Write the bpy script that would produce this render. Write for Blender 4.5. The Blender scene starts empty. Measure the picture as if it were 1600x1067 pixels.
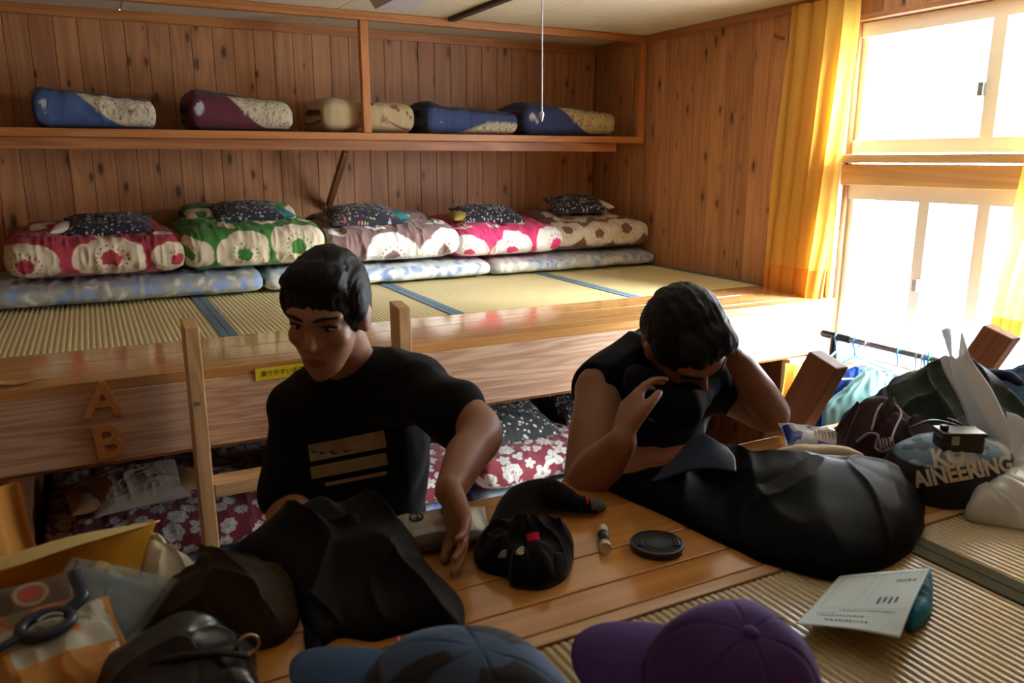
import bpy, bmesh, math, random
import numpy as np
from mathutils import Vector, Matrix, noise as mnoise
from mathutils.bvhtree import BVHTree

random.seed(7)
S = bpy.context.scene
COL = S.collection
PI = math.pi

# ------------------------------------------------------------------ camera
CAM = np.array([0.0, 0.0, 1.81])
FPX, PITCH, YAW = 1244.0, math.radians(12.9), math.radians(27.6)
FW = np.array([math.sin(YAW) * math.cos(PITCH), math.cos(YAW) * math.cos(PITCH), -math.sin(PITCH)])
RT = np.array([math.cos(YAW), -math.sin(YAW), 0.0])
UP = np.cross(RT, FW)
cd = bpy.data.cameras.new('camera')
cd.sensor_width = 36.0
cd.lens = FPX / 1600 * 36
cd.clip_start = 0.02
cam = bpy.data.objects.new('camera', cd)
COL.objects.link(cam)
cam.matrix_world = Matrix([[RT[0], UP[0], -FW[0], CAM[0]], [RT[1], UP[1], -FW[1], CAM[1]],
                           [RT[2], UP[2], -FW[2], CAM[2]], [0, 0, 0, 1]])
S.camera = cam
cd.dof.use_dof = True
cd.dof.focus_distance = 2.3
cd.dof.aperture_fstop = 5.6

# ------------------------------------------------------------------ world, daylight, exposure
world = bpy.data.worlds.new('World')
S.world = world
world.use_nodes = True
bg = world.node_tree.nodes['Background']
bg.inputs[0].default_value = (0.82, 0.94, 1.08, 1)
bg.inputs[1].default_value = 14.0
sun = bpy.data.lights.new('hazy_sun', 'SUN')          # sun behind thin bright cloud
sun.energy = 30.0
sun.angle = math.radians(34)
sun.color = (0.92, 0.98, 1.0)
so = bpy.data.objects.new('hazy_sun', sun)
COL.objects.link(so)
so.rotation_euler = Vector((-0.58, 0.66, -0.47)).to_track_quat('-Z', 'Y').to_euler()
WY0, WY1 = 1.10, 2.50            # window opening along the right wall
WX = 2.93                        # right wall plane
ld = bpy.data.lights.new('window_portal', 'AREA')
ld.shape = 'RECTANGLE'
ld.size, ld.size_y = WY1 - WY0 + 0.1, 1.5
ld.cycles.is_portal = True
lo = bpy.data.objects.new('window_portal', ld)
COL.objects.link(lo)
lo.location = (WX + 0.13, (WY0 + WY1) / 2, 1.66)
lo.rotation_euler = (0, math.radians(90), 0)      # -Z looks along -X, into the room
lo.rotation_euler = Vector((-1, 0, 0)).to_track_quat('-Z', 'Y').to_euler()
S.view_settings.view_transform = 'Standard'
S.view_settings.look = 'None'
S.view_settings.gamma = 1.0
S.view_settings.use_curve_mapping = False
S.view_settings.exposure = 1.05
try:
    S.cycles.use_denoising = True
    S.cycles.max_bounces = 10
    S.cycles.diffuse_bounces = 5
    S.cycles.transparent_max_bounces = 16
    S.cycles.caustics_reflective = False
    S.cycles.caustics_refractive = False
    S.cycles.sample_clamp_indirect = 8.0
except Exception:
    pass


# ------------------------------------------------------------------ pixel -> point helpers (planning only)
def ray(px, py):
    return RT * (px - 800) / FPX - UP * (py - 533.5) / FPX + FW
def az(px, py, z):
    d = ray(px, py); return CAM + d * ((z - CAM[2]) / d[2])
def ad(px, py, dist):
    return CAM + ray(px, py) * dist
DZ = 1.20                         # height of both upper decks
def D(px, py, h=0.0):
    p = az(px, py, DZ + h); return (p[0], p[1])
def V3(p): return Vector((float(p[0]), float(p[1]), float(p[2])))


# ------------------------------------------------------------------ numpy value noise
_rng = np.random.RandomState(3)
_tab = _rng.rand(4096)
def vnoise(P, f=1.0, seed=0):
    P = np.asarray(P, float) * f + seed * 17.31
    i = np.floor(P).astype(np.int64); t = P - i
    t = t * t * (3 - 2 * t)
    r = 0
    for dx in (0, 1):
        for dy in (0, 1):
            for dz in (0, 1):
                h = ((i[..., 0] + dx) * 73856093) ^ ((i[..., 1] + dy) * 19349663) ^ ((i[..., 2] + dz) * 83492791)
                w = (t[..., 0] if dx else 1 - t[..., 0]) * (t[..., 1] if dy else 1 - t[..., 1]) * (t[..., 2] if dz else 1 - t[..., 2])
                r = r + w * _tab[np.mod(h, 4096)]
    return r * 2 - 1
def fbm(P, f=1.0, seed=0, oct=3):
    r = 0; a = 1.0
    for k in range(oct):
        r = r + a * vnoise(P, f * 2 ** k, seed + k); a *= 0.5
    return r
def ridge(P, f=1.0, seed=0):
    return 1 - 2 * np.abs(vnoise(P, f, seed))
def sstep(a, b, x):
    t = np.clip((x - a) / (b - a), 0, 1); return t * t * (3 - 2 * t)


# ------------------------------------------------------------------ object helpers
def link(name, me, mat=None, parent=None, smooth=None):
    o = bpy.data.objects.new(name, me); COL.objects.link(o)
    if mat is not None and len(me.materials) == 0: me.materials.append(mat)
    if parent is not None: o.parent = parent
    if smooth is not None: me.polygons.foreach_set('use_smooth', [smooth] * len(me.polygons))
    return o
def tag(o, label=None, cat=None, group=None, kind=None):
    if label: o['label'] = label
    if cat: o['category'] = cat
    if group: o['group'] = group
    if kind: o['kind'] = kind
    return o
def thing(name, label, cat, loc=(0, 0, 0), group=None, rz=0.0):
    o = bpy.data.objects.new(name, None); COL.objects.link(o)
    o.location = loc; o.rotation_euler = (0, 0, rz); o.empty_display_size = 0.05
    return tag(o, label, cat, group)
def struct(name, loc=(0, 0, 0)):
    o = bpy.data.objects.new(name, None); COL.objects.link(o); o.location = loc
    o['kind'] = 'structure'; return o
def dup(root, loc=None, label=None, group=None):
    r = root.copy(); COL.objects.link(r)
    if loc is not None: r.location = loc
    if label: r['label'] = label
    if group: r['group'] = group
    for ch in list(root.children):
        c = ch.copy(); COL.objects.link(c); c.parent = r
        for g in list(ch.children):
            d = g.copy(); COL.objects.link(d); d.parent = c
    return r

def mesh_np(name, V, quads, ngons=(), smooth=True, col=None):
    V = np.asarray(V, np.float32); quads = np.asarray(quads, np.int32).reshape(-1, 4)
    me = bpy.data.meshes.new(name)
    me.vertices.add(len(V)); me.vertices.foreach_set('co', V.ravel())
    li = list(quads.ravel()); st = list(range(0, 4 * len(quads), 4)); tot = [4] * len(quads)
    for g in ngons:
        st.append(len(li)); tot.append(len(g)); li.extend(int(x) for x in g)
    me.loops.add(len(li)); me.loops.foreach_set('vertex_index', np.asarray(li, np.int32))
    me.polygons.add(len(st)); me.polygons.foreach_set('loop_start', np.asarray(st, np.int32))
    me.polygons.foreach_set('loop_total', np.asarray(tot, np.int32))
    me.polygons.foreach_set('use_smooth', [smooth] * len(st))
    me.update(calc_edges=True)
    if col is not None: paint(me, col)
    return me
def paint(me, col):
    col = np.asarray(col, np.float32).reshape(-1, 3)
    a = me.color_attributes.new('Col', 'FLOAT_COLOR', 'POINT')
    c = np.ones((len(col), 4), np.float32); c[:, :3] = col
    a.data.foreach_set('color', c.ravel())

def grid_quads(nu, nv, wrap_u=False, wrap_v=False):
    iu = np.arange(nu if wrap_u else nu - 1); iv = np.arange(nv if wrap_v else nv - 1)
    A, B = np.meshgrid(iu, iv, indexing='ij')
    A2, B2 = (A + 1) % nu, (B + 1) % nv
    return np.stack([A * nv + B, A2 * nv + B, A2 * nv + B2, A * nv + B2], -1).reshape(-1, 4)

def box_bm(bm, c, s, rot=None, bev=0.0):
    r = bmesh.ops.create_cube(bm, size=1.0)
    vs = r['verts']
    bmesh.ops.scale(bm, verts=vs, vec=s)
    if bev > 0:
        es = list({e for v in vs for e in v.link_edges})
        q = bmesh.ops.bevel(bm, geom=es, offset=bev, segments=2, affect='EDGES', profile=0.6)
        vs = list({v for f in q['faces'] for v in f.verts} | {v for v in vs if v.is_valid})
    if rot is not None: bmesh.ops.rotate(bm, verts=vs, cent=(0, 0, 0), matrix=rot)
    bmesh.ops.translate(bm, verts=vs, vec=c)
    return vs
def bm_mesh(name, bm, smooth=False):
    me = bpy.data.meshes.new(name); bm.normal_update(); bm.to_mesh(me); bm.free()
    if smooth: me.polygons.foreach_set('use_smooth', [True] * len(me.polygons))
    return me
def box(name, c, s, mat, parent=None, bev=0.004, rot=None):
    """A bevelled box as one object with its own local origin at c."""
    bm = bmesh.new(); box_bm(bm, (0, 0, 0), s, None, min(bev, min(s) * 0.3))
    o = link(name, bm_mesh(name, bm), mat, parent)
    o.location = c
    if rot is not None: o.rotation_euler = rot
    return o

def frames(pts):
    pts = [Vector(p) for p in pts]; n = len(pts); T = []
    for i in range(n):
        a = pts[max(i - 1, 0)]; b = pts[min(i + 1, n - 1)]; T.append((b - a).normalized())
    ref = Vector((0, 0, 1)) if abs(T[0].z) < 0.9 else Vector((1, 0, 0))
    N = []; x = T[0].cross(ref).normalized()
    for t in T:
        x = (x - t * x.dot(t)).normalized(); N.append((x.copy(), t.cross(x)))
    return pts, T, N
def smooth_path(pts, n):
    """Catmull-Rom resample."""
    P = np.asarray(pts, float); m = len(P); out = []
    Q = np.vstack([2 * P[0] - P[1], P, 2 * P[-1] - P[-2]])
    for k in range(n):
        s = k / (n - 1) * (m - 1); i = min(int(s), m - 2); t = s - i
        a, b, c, d = Q[i], Q[i + 1], Q[i + 2], Q[i + 3]
        out.append(0.5 * (2 * b + (c - a) * t + (2 * a - 5 * b + 4 * c - d) * t * t + (3 * b - a - 3 * c + d) * t ** 3))
    return np.array(out)
def tube_arrays(pts, rad, seg=10, flat=1.0, round_ends=True):
    pts = [Vector(p) for p in pts]; n = len(pts)
    rad = [rad] * n if np.isscalar(rad) else list(rad)
    pts, T, N = frames(pts)
    rows = []; 
    def ring(c, x, y, r): return [tuple(c + x * (math.cos(a) * r) + y * (math.sin(a) * r * flat)) for a in [2 * PI * k / seg for k in range(seg)]]
    if round_ends:
        for q in (0.95, 0.7, 0.35): rows.append(ring(pts[0] - T[0] * (rad[0] * q), *N[0], rad[0] * math.sqrt(1 - q * q)))
    for i in range(n): rows.append(ring(pts[i], *N[i], rad[i]))
    if round_ends:
        for q in (0.35, 0.7, 0.95): rows.append(ring(pts[-1] + T[-1] * (rad[-1] * q), *N[-1], rad[-1] * math.sqrt(1 - q * q)))
    nr = len(rows); V = np.array(rows).reshape(-1, 3)
    Q = grid_quads(nr, seg, False, True)
    return V, Q, [list(range(seg))[::-1], [(nr - 1) * seg + k for k in range(seg)]]
def tube(name, pts, rad, mat, parent=None, seg=10, flat=1.0, res=0, round_ends=True):
    if res: 
        rr = rad if np.isscalar(rad) else np.interp(np.linspace(0, 1, res), np.linspace(0, 1, len(rad)), rad)
        pts = smooth_path(pts, res); rad = rr
    V, Q, G = tube_arrays(pts, rad, seg, flat, round_ends)
    return link(name, mesh_np(name, V, Q, G), mat, parent)
def tubes(name, lst, mat, parent=None, seg=8):
    """Several tubes that make up one part (a hanger, a strap)."""
    VV = []; QQ = []; GG = []; b = 0
    for pts, r in lst:
        V, Q, G = tube_arrays(pts, r, seg)
        VV.append(V); QQ.append(Q + b); GG += [[i + b for i in g] for g in G]; b += len(V)
    return link(name, mesh_np(name, np.vstack(VV), np.vstack(QQ), GG), mat, parent)

def lathe(name, prof, mat, parent=None, seg=32, smooth=True):
    P = np.array([[(r * math.cos(a), r * math.sin(a), z) for r, z in prof] for a in np.linspace(0, 2 * PI, seg, endpoint=False)])
    n = len(prof)
    return link(name, mesh_np(name, P.reshape(-1, 3), grid_quads(seg, n, True, False)[:, ::-1] if False else grid_quads(seg, n, True, False),
                              [[k * n for k in range(seg)][::-1], [k * n + n - 1 for k in range(seg)]], smooth), mat, parent)

def closed_spline(pts, n):
    P = np.asarray(pts, float); m = len(P); out = []
    for k in range(n):
        s = k / n * m; i = int(s) % m; t = s - int(s)
        a, b, c, d = P[(i - 1) % m], P[i], P[(i + 1) % m], P[(i + 2) % m]
        out.append(0.5 * (2 * b + (c - a) * t + (2 * a - 5 * b + 4 * c - d) * t * t + (3 * b - a - 3 * c + d) * t ** 3))
    return np.array(out)
def mound(name, mat, outline, z0, H, bumps=(), fold=(0.01, 14, 0.0, 3.0), p=3.0, q=0.6, nt=120, nr=44, seed=0, parent=None, wob=0.008, colfn=None, tilt=None, crumple=0.0, ctr=None, crease=0.0, crf=9.0, crs=1.6):
    """A heap of cloth: closed mesh over a free outline. fold = (depth, frequency, direction, stretch)."""
    O = closed_spline(outline, nt)
    if np.sum(O[:, 0] * np.roll(O[:, 1], -1) - np.roll(O[:, 0], -1) * O[:, 1]) < 0: O = O[::-1]
    c = O.mean(0) if ctr is None else np.array(ctr, float)
    r = np.linspace(0, 1, nr) ** 0.8; r[0] = 0.004
    P2 = c + (O[:, None, :] - c) * r[None, :, None]
    X, Y = P2[..., 0], P2[..., 1]
    prof = np.clip(1 - r ** p, 0, 1) ** q
    hh = np.full(X.shape, float(H))
    for bx, by, a, s in bumps: hh = hh + a * np.exp(-((X - bx) ** 2 + (Y - by) ** 2) / (s * s))
    amp, fr, ang, st = fold
    ca, sa = math.cos(ang), math.sin(ang)
    U = np.stack([(X * ca + Y * sa) / st, -X * sa + Y * ca, 0 * X + seed * 3.7], -1)
    U = U + 0.05 * np.stack([vnoise(U, 5, seed + 9), vnoise(U, 5, seed + 5), 0 * X], -1)
    fl = amp * (ridge(U, fr, seed) * 0.7 + 0.5 * ridge(U, fr * 2.1, seed + 2)) + crumple * ridge(U * [st, 1, 1], fr * 3.5, seed + 4)
    if crease:
        U2 = np.stack([(X * ca + Y * sa) / crs, -X * sa + Y * ca, 0 * X + seed * 1.9], -1)
        U2 = U2 + 0.03 * np.stack([vnoise(U2, 9, seed + 3), vnoise(U2, 9, seed + 6), 0 * X], -1)
        sh = lambda f, k: ((ridge(U2, f, seed + k) + 1) / 2) ** 7
        fl = fl + crease * (sh(crf, 21) + 0.6 * sh(crf * 1.9, 22)) - crease * 0.5 * ((ridge(U2[..., [1, 0, 2]], crf * 1.3, seed + 23) + 1) / 2) ** 7
    Z = z0 + prof[None, :] * np.maximum(hh + fl, 0.004)
    if tilt is not None: Z = Z + tilt[0] * (X - c[0]) + tilt[1] * (Y - c[1])
    T = np.stack([X, Y, Z], -1)
    T[..., 0] += wob * vnoise(T, 22, seed + 1) * r[None, :]; T[..., 1] += wob * vnoise(T, 22, seed + 7) * r[None, :]
    B = T[:, ::-1, :].copy(); 
    B = B[:, 1:, :]; B[..., 2] = z0 + 0.0005
    if tilt is not None: B[..., 2] += tilt[0] * (B[..., 0] - c[0]) + tilt[1] * (B[..., 1] - c[1])
    A = np.concatenate([T, B], 1)
    n = A.shape[1]
    G = [[k * n for k in range(nt)], [k * n + n - 1 for k in range(nt)][::-1]]
    me = mesh_np(name, A.reshape(-1, 3), grid_quads(nt, n, True, False)[:, ::-1], G)
    if colfn is not None: paint(me, colfn(A.reshape(-1, 3)))
    return link(name, me, mat, parent)

def pillow(name, mat, L, Wd, Hh, parent=None, n=48, e=2.6, wr=0.004, seed=0, colfn=None, crimp=0.0, flat=0.0, bend=0.0):
    """A sewn or sealed packet: two bulging faces meeting in a seam. Local x = length, y = width."""
    u = np.linspace(-1, 1, n); v = np.linspace(-1, 1, n)
    A, Bv = np.meshgrid(u, v, indexing='ij')
    k = 1 - crimp
    ph = np.clip(1 - np.abs(np.clip(A / k, -1, 1)) ** e, 0, 1) ** 0.6 * np.clip(1 - np.abs(Bv) ** e, 0, 1) ** 0.6
    pin = 1 - 0.06 * (A ** 2 * (1 - Bv ** 2) + Bv ** 2 * (1 - A ** 2)) * -1
    X = A * L / 2 * (1 - 0.05 * (1 - Bv ** 2)) ; Y = Bv * Wd / 2 * (1 - 0.06 * (1 - A ** 2))
    w = np.stack([X, Y, 0 * X + seed], -1)
    wn = wr * (ridge(w * [1, 1, 1], 18, seed) + 0.5 * ridge(w, 40, seed + 3))
    top = np.stack([X, Y, Hh / 2 * ph + wn * np.sqrt(ph) + 0.0012 + bend * A ** 2], -1)
    bot = np.stack([X, Y, -(1 - flat) * Hh / 2 * ph - 0.0012 + bend * A ** 2], -1)
    VT = top.reshape(-1, 3); VB = bot.reshape(-1, 3); N = n * n
    Q = grid_quads(n, n)
    idx = np.arange(N).reshape(n, n)
    edge = np.concatenate([idx[:-1, 0], idx[-1, :-1], idx[:0:-1, -1], idx[0, :0:-1]])
    e2 = np.roll(edge, -1)
    side = np.stack([edge, edge + N, e2 + N, e2], -1)
    VV = np.vstack([VT, VB])
    me = mesh_np(name, VV, np.vstack([Q, Q[:, ::-1] + N, side]))
    if colfn is not None: paint(me, colfn(VV))
    return link(name, me, mat, parent)

def apply_remesh(name, parts, voxel, smooth_it=4, fac=0.5):
    VV = []; QQ = []; GG = []; b = 0
    for V, Q, G in parts:
        VV.append(V); QQ.append(Q + b); GG += [[i + b for i in g] for g in G]; b += len(V)
    me = mesh_np(name + '_src', np.vstack(VV), np.vstack(QQ), GG)
    o = bpy.data.objects.new('tmp', me); COL.objects.link(o)
    m = o.modifiers.new('r', 'REMESH'); m.mode = 'VOXEL'; m.voxel_size = voxel; m.use_smooth_shade = True
    if smooth_it:
        s = o.modifiers.new('s', 'SMOOTH'); s.factor = fac; s.iterations = smooth_it
    dg = bpy.context.evaluated_depsgraph_get(); dg.update()
    out = bpy.data.meshes.new_from_object(o.evaluated_get(dg), depsgraph=dg)
    out.name = name
    bpy.data.objects.remove(o); bpy.data.meshes.remove(me)
    out.polygons.foreach_set('use_smooth', [True] * len(out.polygons))
    return out
def ellip(c, r, M=None, n=14):
    th = np.linspace(0, 2 * PI, 2 * n, endpoint=False); ph = np.linspace(0.06, PI - 0.06, n)
    A, B = np.meshgrid(th, ph, indexing='ij')
    P = np.stack([np.cos(A) * np.sin(B) * r[0], np.sin(A) * np.sin(B) * r[1], np.cos(B) * r[2]], -1).reshape(-1, 3)
    if M is not None: P = P @ np.asarray(M).T
    P = P + np.asarray(c, float)
    return P, grid_quads(2 * n, n, True, False)[:, ::-1], [[k * n for k in range(2 * n)], [k * n + n - 1 for k in range(2 * n)][::-1]]
def limb(pts, rad, res=16, seg=16, flat=1.0, rnd=True):
    p = smooth_path([tuple(q) for q in pts], res)
    r = np.interp(np.linspace(0, 1, res), np.linspace(0, 1, len(rad)), rad)
    return tube_arrays(p, list(r), seg, flat, rnd)
def vget(me):
    a = np.empty(len(me.vertices) * 3, np.float32); me.vertices.foreach_get('co', a); return a.reshape(-1, 3).astype(float)
def vset(me, V):
    me.vertices.foreach_set('co', np.asarray(V, np.float32).ravel()); me.update()
def vnormals(me):
    a = np.empty(len(me.vertices) * 3, np.float32); me.vertices.foreach_get('normal', a); return a.reshape(-1, 3).astype(float)

def text_mesh(name, body, size, extrude=0.0005, align='CENTER', res=3, bold=0.0):
    c = bpy.data.curves.new(name, 'FONT'); c.body = body; c.size = size; c.extrude = extrude; c.offset = bold
    c.align_x = align; c.align_y = 'CENTER'; c.resolution_u = res
    o = bpy.data.objects.new('tmp', c); COL.objects.link(o)
    dg = bpy.context.evaluated_depsgraph_get(); dg.update()
    me = bpy.data.meshes.new_from_object(o.evaluated_get(dg), depsgraph=dg)
    me.name = name; me.materials.clear()
    bpy.data.objects.remove(o); bpy.data.curves.remove(c)
    return me
def bvh_of(o):
    dg = bpy.context.evaluated_depsgraph_get(); dg.update()
    V = [o.matrix_world @ v.co for v in o.data.vertices]
    return BVHTree.FromPolygons(V, [list(p.vertices) for p in o.data.polygons])
def drape(me, M, bvh, direction, off=0.0015, back=0.3):
    """Lay a flat mesh (in local xy, placed by M) onto a surface along direction."""
    d = Vector(direction).normalized(); V = vget(me); out = []
    for v in V:
        w = M @ Vector(v); h = bvh.ray_cast(w - d * back, d)
        out.append(tuple(h[0] - d * (off + max(v[2], 0))) if h[0] is not None else tuple(w))
    vset(me, np.array(out)); return me
def patch_mesh(name, w, h, nx=16, ny=8):
    x = np.linspace(-w / 2, w / 2, nx); y = np.linspace(-h / 2, h / 2, ny)
    A, B = np.meshgrid(x, y, indexing='ij')
    return mesh_np(name, np.stack([A, B, 0 * A], -1).reshape(-1, 3), grid_quads(nx, ny))
def axes(xd, nd, loc):
    """Matrix with local x along xd, local z along nd."""
    z = Vector(nd).normalized(); x = Vector(xd); x = (x - z * x.dot(z)).normalized(); y = z.cross(x)
    return Matrix(((x.x, y.x, z.x, loc[0]), (x.y, y.y, z.y, loc[1]), (x.z, y.z, z.z, loc[2]), (0, 0, 0, 1)))


# ------------------------------------------------------------------ materials
class NT:
    def __init__(self, name):
        self.m = bpy.data.materials.new(name); self.m.use_nodes = True
        self.t = self.m.node_tree; self.b = self.t.nodes['Principled BSDF']; self.out = self.t.nodes['Material Output']
    def n(self, typ, **kw):
        x = self.t.nodes.new(typ)
        for k, v in kw.items():
            if k.startswith('_'): setattr(x, k[1:], v)
            else: x.inputs[k.replace('__', ' ')].default_value = v
        return x
    def l(self, a, b): self.t.links.new(a, b)
    def ramp(self, fac, stops):
        r = self.n('ShaderNodeValToRGB'); e = r.color_ramp.elements
        while len(e) < len(stops): e.new(0.5)
        for x, (p, c) in zip(e, stops): x.position = p; x.color = (*c, 1) if len(c) == 3 else c
        self.l(fac, r.inputs[0]); return r.outputs[0]
    def mix(self, fac, a, b, mode='MIX'):
        x = self.n('ShaderNodeMix', _data_type='RGBA', _blend_type=mode)
        for s, v in ((0, fac), (6, a), (7, b)):
            if hasattr(v, 'links') or hasattr(v, 'is_linked'): self.l(v, x.inputs[s])
            else: x.inputs[s].default_value = v if s == 0 else (*v, 1)
        return x.outputs[2]
    def math(self, op, a, b=0.0):
        x = self.n('ShaderNodeMath', _operation=op)
        for s, v in ((0, a), (1, b)):
            if hasattr(v, 'is_linked'): self.l(v, x.inputs[s])
            else: x.inputs[s].default_value = v
        return x.outputs[0]
    def bump(self, h, strength=0.3, dist=0.002):
        x = self.n('ShaderNodeBump', Strength=strength, Distance=dist); self.l(h, x.inputs['Height'])
        self.l(x.outputs[0], self.b.inputs['Normal'])
    def coords(self, scale=(1, 1, 1), rnd=True, src='Object'):
        tc = self.n('ShaderNodeTexCoord'); mp = self.n('ShaderNodeMapping', Scale=scale)
        if rnd:
            oi = self.n('ShaderNodeObjectInfo'); vm = self.n('ShaderNodeVectorMath', _operation='MULTIPLY_ADD')
            cx = self.n('ShaderNodeCombineXYZ')
            for k, f in enumerate((37.0, 61.0, 23.0)): self.l(self.math('MULTIPLY', oi.outputs['Random'], f), cx.inputs[k])
            vm.inputs[1].default_value = (1, 1, 1); self.l(tc.outputs[src], vm.inputs[0]); self.l(cx.outputs[0], vm.inputs[2])
            self.l(vm.outputs[0], mp.inputs[0])
        else: self.l(tc.outputs[src], mp.inputs[0])
        return mp.outputs[0]
    def noise(self, vec, scale, detail=4, rough=0.5, dist=0.0):
        x = self.n('ShaderNodeTexNoise', Scale=scale, Detail=detail, Roughness=rough, Distortion=dist)
        self.l(vec, x.inputs['Vector']); return x.outputs['Fac']
    def col(self, c):
        if hasattr(c, 'is_linked'): self.l(c, self.b.inputs['Base Color'])
        else: self.b.inputs['Base Color'].default_value = (*c, 1)
    def set(self, **kw):
        for k, v in kw.items(): self.b.inputs[k.replace('__', ' ')].default_value = v

def wood(name, light, dark, axis=2, knots=0.0, rough=0.45, ringf=9.0, vary=0.25, coat=0.0, spec=0.5, kscale=6.0):
    t = NT(name)
    st = [1.0, 1.0, 1.0]; st[axis] = 0.06
    v = t.coords(tuple(st))
    n1 = t.noise(v, ringf, 3, 0.5, 0.6)
    w = t.math('FRACT', t.math('MULTIPLY', n1, 7.0))
    w = t.math('ABSOLUTE', t.math('SUBTRACT', w, 0.5))
    n2 = t.noise(v, 120.0, 2, 0.6)
    g = t.math('ADD', t.math('MULTIPLY', w, 1.2), t.math('MULTIPLY', n2, 0.35))
    c = t.ramp(g, [(0.1, dark), (0.75, light)])
    oi = t.n('ShaderNodeObjectInfo')
    hs = t.n('ShaderNodeHueSaturation', Saturation=1.0)
    t.l(t.math('ADD', t.math('MULTIPLY', oi.outputs['Random'], vary), 1 - vary / 2), hs.inputs['Value'])
    t.l(c, hs.inputs['Color']); c = hs.outputs[0]
    if knots > 0:
        sx = t.n('ShaderNodeSeparateXYZ'); t.l(t.coords(), sx.inputs[0])
        cx = t.n('ShaderNodeCombineXYZ'); t.l(t.math('ADD', sx.outputs[0], sx.outputs[1]), cx.inputs[0])
        t.l(t.math('MULTIPLY', sx.outputs[2], 0.42), cx.inputs[1]); kv = cx.outputs[0]
        vo = t.n('ShaderNodeTexVoronoi', _voronoi_dimensions='2D', Scale=kscale, Randomness=1.0); t.l(kv, vo.inputs['Vector'])
        dn = t.math('ADD', vo.outputs['Distance'], t.math('MULTIPLY', t.noise(kv, 40, 2), 0.05))
        sel = t.n('ShaderNodeSeparateColor'); t.l(vo.outputs['Color'], sel.inputs[0])
        on = t.math('LESS_THAN', sel.outputs[0], knots)
        dn = t.math('DIVIDE', dn, t.math('ADD', t.math('MULTIPLY', sel.outputs[1], 0.75), 0.38))
        k = t.math('MULTIPLY', on, t.ramp(dn, [(0.08, (1, 1, 1)), (0.17, (0, 0, 0))]))
        halo = t.math('MULTIPLY', on, t.ramp(dn, [(0.1, (1, 1, 1)), (0.36, (0, 0, 0))]))
        c = t.mix(t.math('MULTIPLY', halo, 0.40), c, tuple(x * 0.5 for x in dark))
        c = t.mix(t.math('MULTIPLY', k, 0.85), c, (0.05, 0.019, 0.008))
    t.col(c); t.set(Roughness=rough, Specular__IOR__Level=0.65 if rough < 0.15 else 0.5)
    if coat: t.set(Coat__Weight=coat, Coat__Roughness=0.08)
    t.bump(g, 0.12, 0.001)
    return t.m
def plain(name, c, rough=0.6, metal=0.0, vary=0.0, nscale=30, bump=0.0, sheen=0.0, spec=None, bscale=None):
    t = NT(name)
    v = t.coords(rnd=True)
    if vary or bump:
        n = t.noise(v, nscale, 4)
        t.col(t.mix(n, tuple(x * (1 - vary) for x in c), tuple(min(1, x * (1 + vary)) for x in c)))
        if bump: t.bump(n if bscale is None else t.noise(v, bscale, 2), bump, 0.002)
    else: t.col(c)
    t.set(Roughness=rough, Metallic=metal)
    if sheen: t.set(Sheen__Weight=sheen, Sheen__Roughness=0.5)
    if spec is not None: t.set(Specular__IOR__Level=spec)
    return t.m
def cloth(name, c, rough=0.9, weave=700, vary=0.25, sheen=0.3, bump=0.25, spec=0.15):
    t = NT(name); v = t.coords()
    n = t.noise(v, 14, 4); f = t.noise(v, weave, 1)
    cc = t.mix(n, tuple(x * (1 - vary) for x in c), tuple(x * (1 + vary) for x in c))
    t.col(t.mix(t.math('MULTIPLY', f, 0.35), cc, tuple(x * 0.5 for x in c)))
    t.set(Roughness=rough, Sheen__Weight=sheen * 0.25, Sheen__Roughness=0.4, Specular__IOR__Level=spec); t.bump(f, bump, 0.001)
    return t.m
def painted(name, rough=0.85, weave=500, sheen=0.1, bump=0.15, coat=0.0, alpha=1.0):
    """Colour comes from the printed pattern stored on the mesh."""
    t = NT(name); a = t.n('ShaderNodeVertexColor', _layer_name='Col')
    v = t.coords(); f = t.noise(v, weave, 1)
    t.col(t.mix(t.math('MULTIPLY', f, 0.18), a.outputs[0], (0.02, 0.02, 0.02)))
    t.set(Roughness=rough, Sheen__Weight=sheen); t.bump(f, bump, 0.001)
    if coat: t.set(Coat__Weight=coat, Coat__Roughness=0.15)
    return t.m
def film(name, c, rough=0.15, trans=0.5, crink=0.0):
    """Thin see-through plastic."""
    t = NT(name); t.col(c); t.set(Roughness=rough)
    tr = t.n('ShaderNodeBsdfTransparent'); tr.inputs[0].default_value = (*[min(1, 0.3 + x) for x in c], 1)
    mx = t.n('ShaderNodeMixShader'); mx.inputs[0].default_value = 1 - trans
    t.l(tr.outputs[0], mx.inputs[1]); t.l(t.b.outputs[0], mx.inputs[2]); t.l(mx.outputs[0], t.out.inputs[0])
    if crink: t.bump(t.noise(t.coords(), 45, 3), crink, 0.004)
    return t.m
def curtain_mat(name, c, trl=0.55):
    t = NT(name); v = t.coords(); f = t.noise(v, 600, 1)
    cc = t.mix(t.math('MULTIPLY', f, 0.25), c, tuple(x * 0.6 for x in c))
    t.col(cc); t.set(Roughness=0.9)
    tl = t.n('ShaderNodeBsdfTranslucent'); t.l(cc, tl.inputs[0])
    mx = t.n('ShaderNodeMixShader'); mx.inputs[0].default_value = trl
    t.l(t.b.outputs[0], mx.inputs[1]); t.l(tl.outputs[0], mx.inputs[2]); t.l(mx.outputs[0], t.out.inputs[0])
    return t.m
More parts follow.
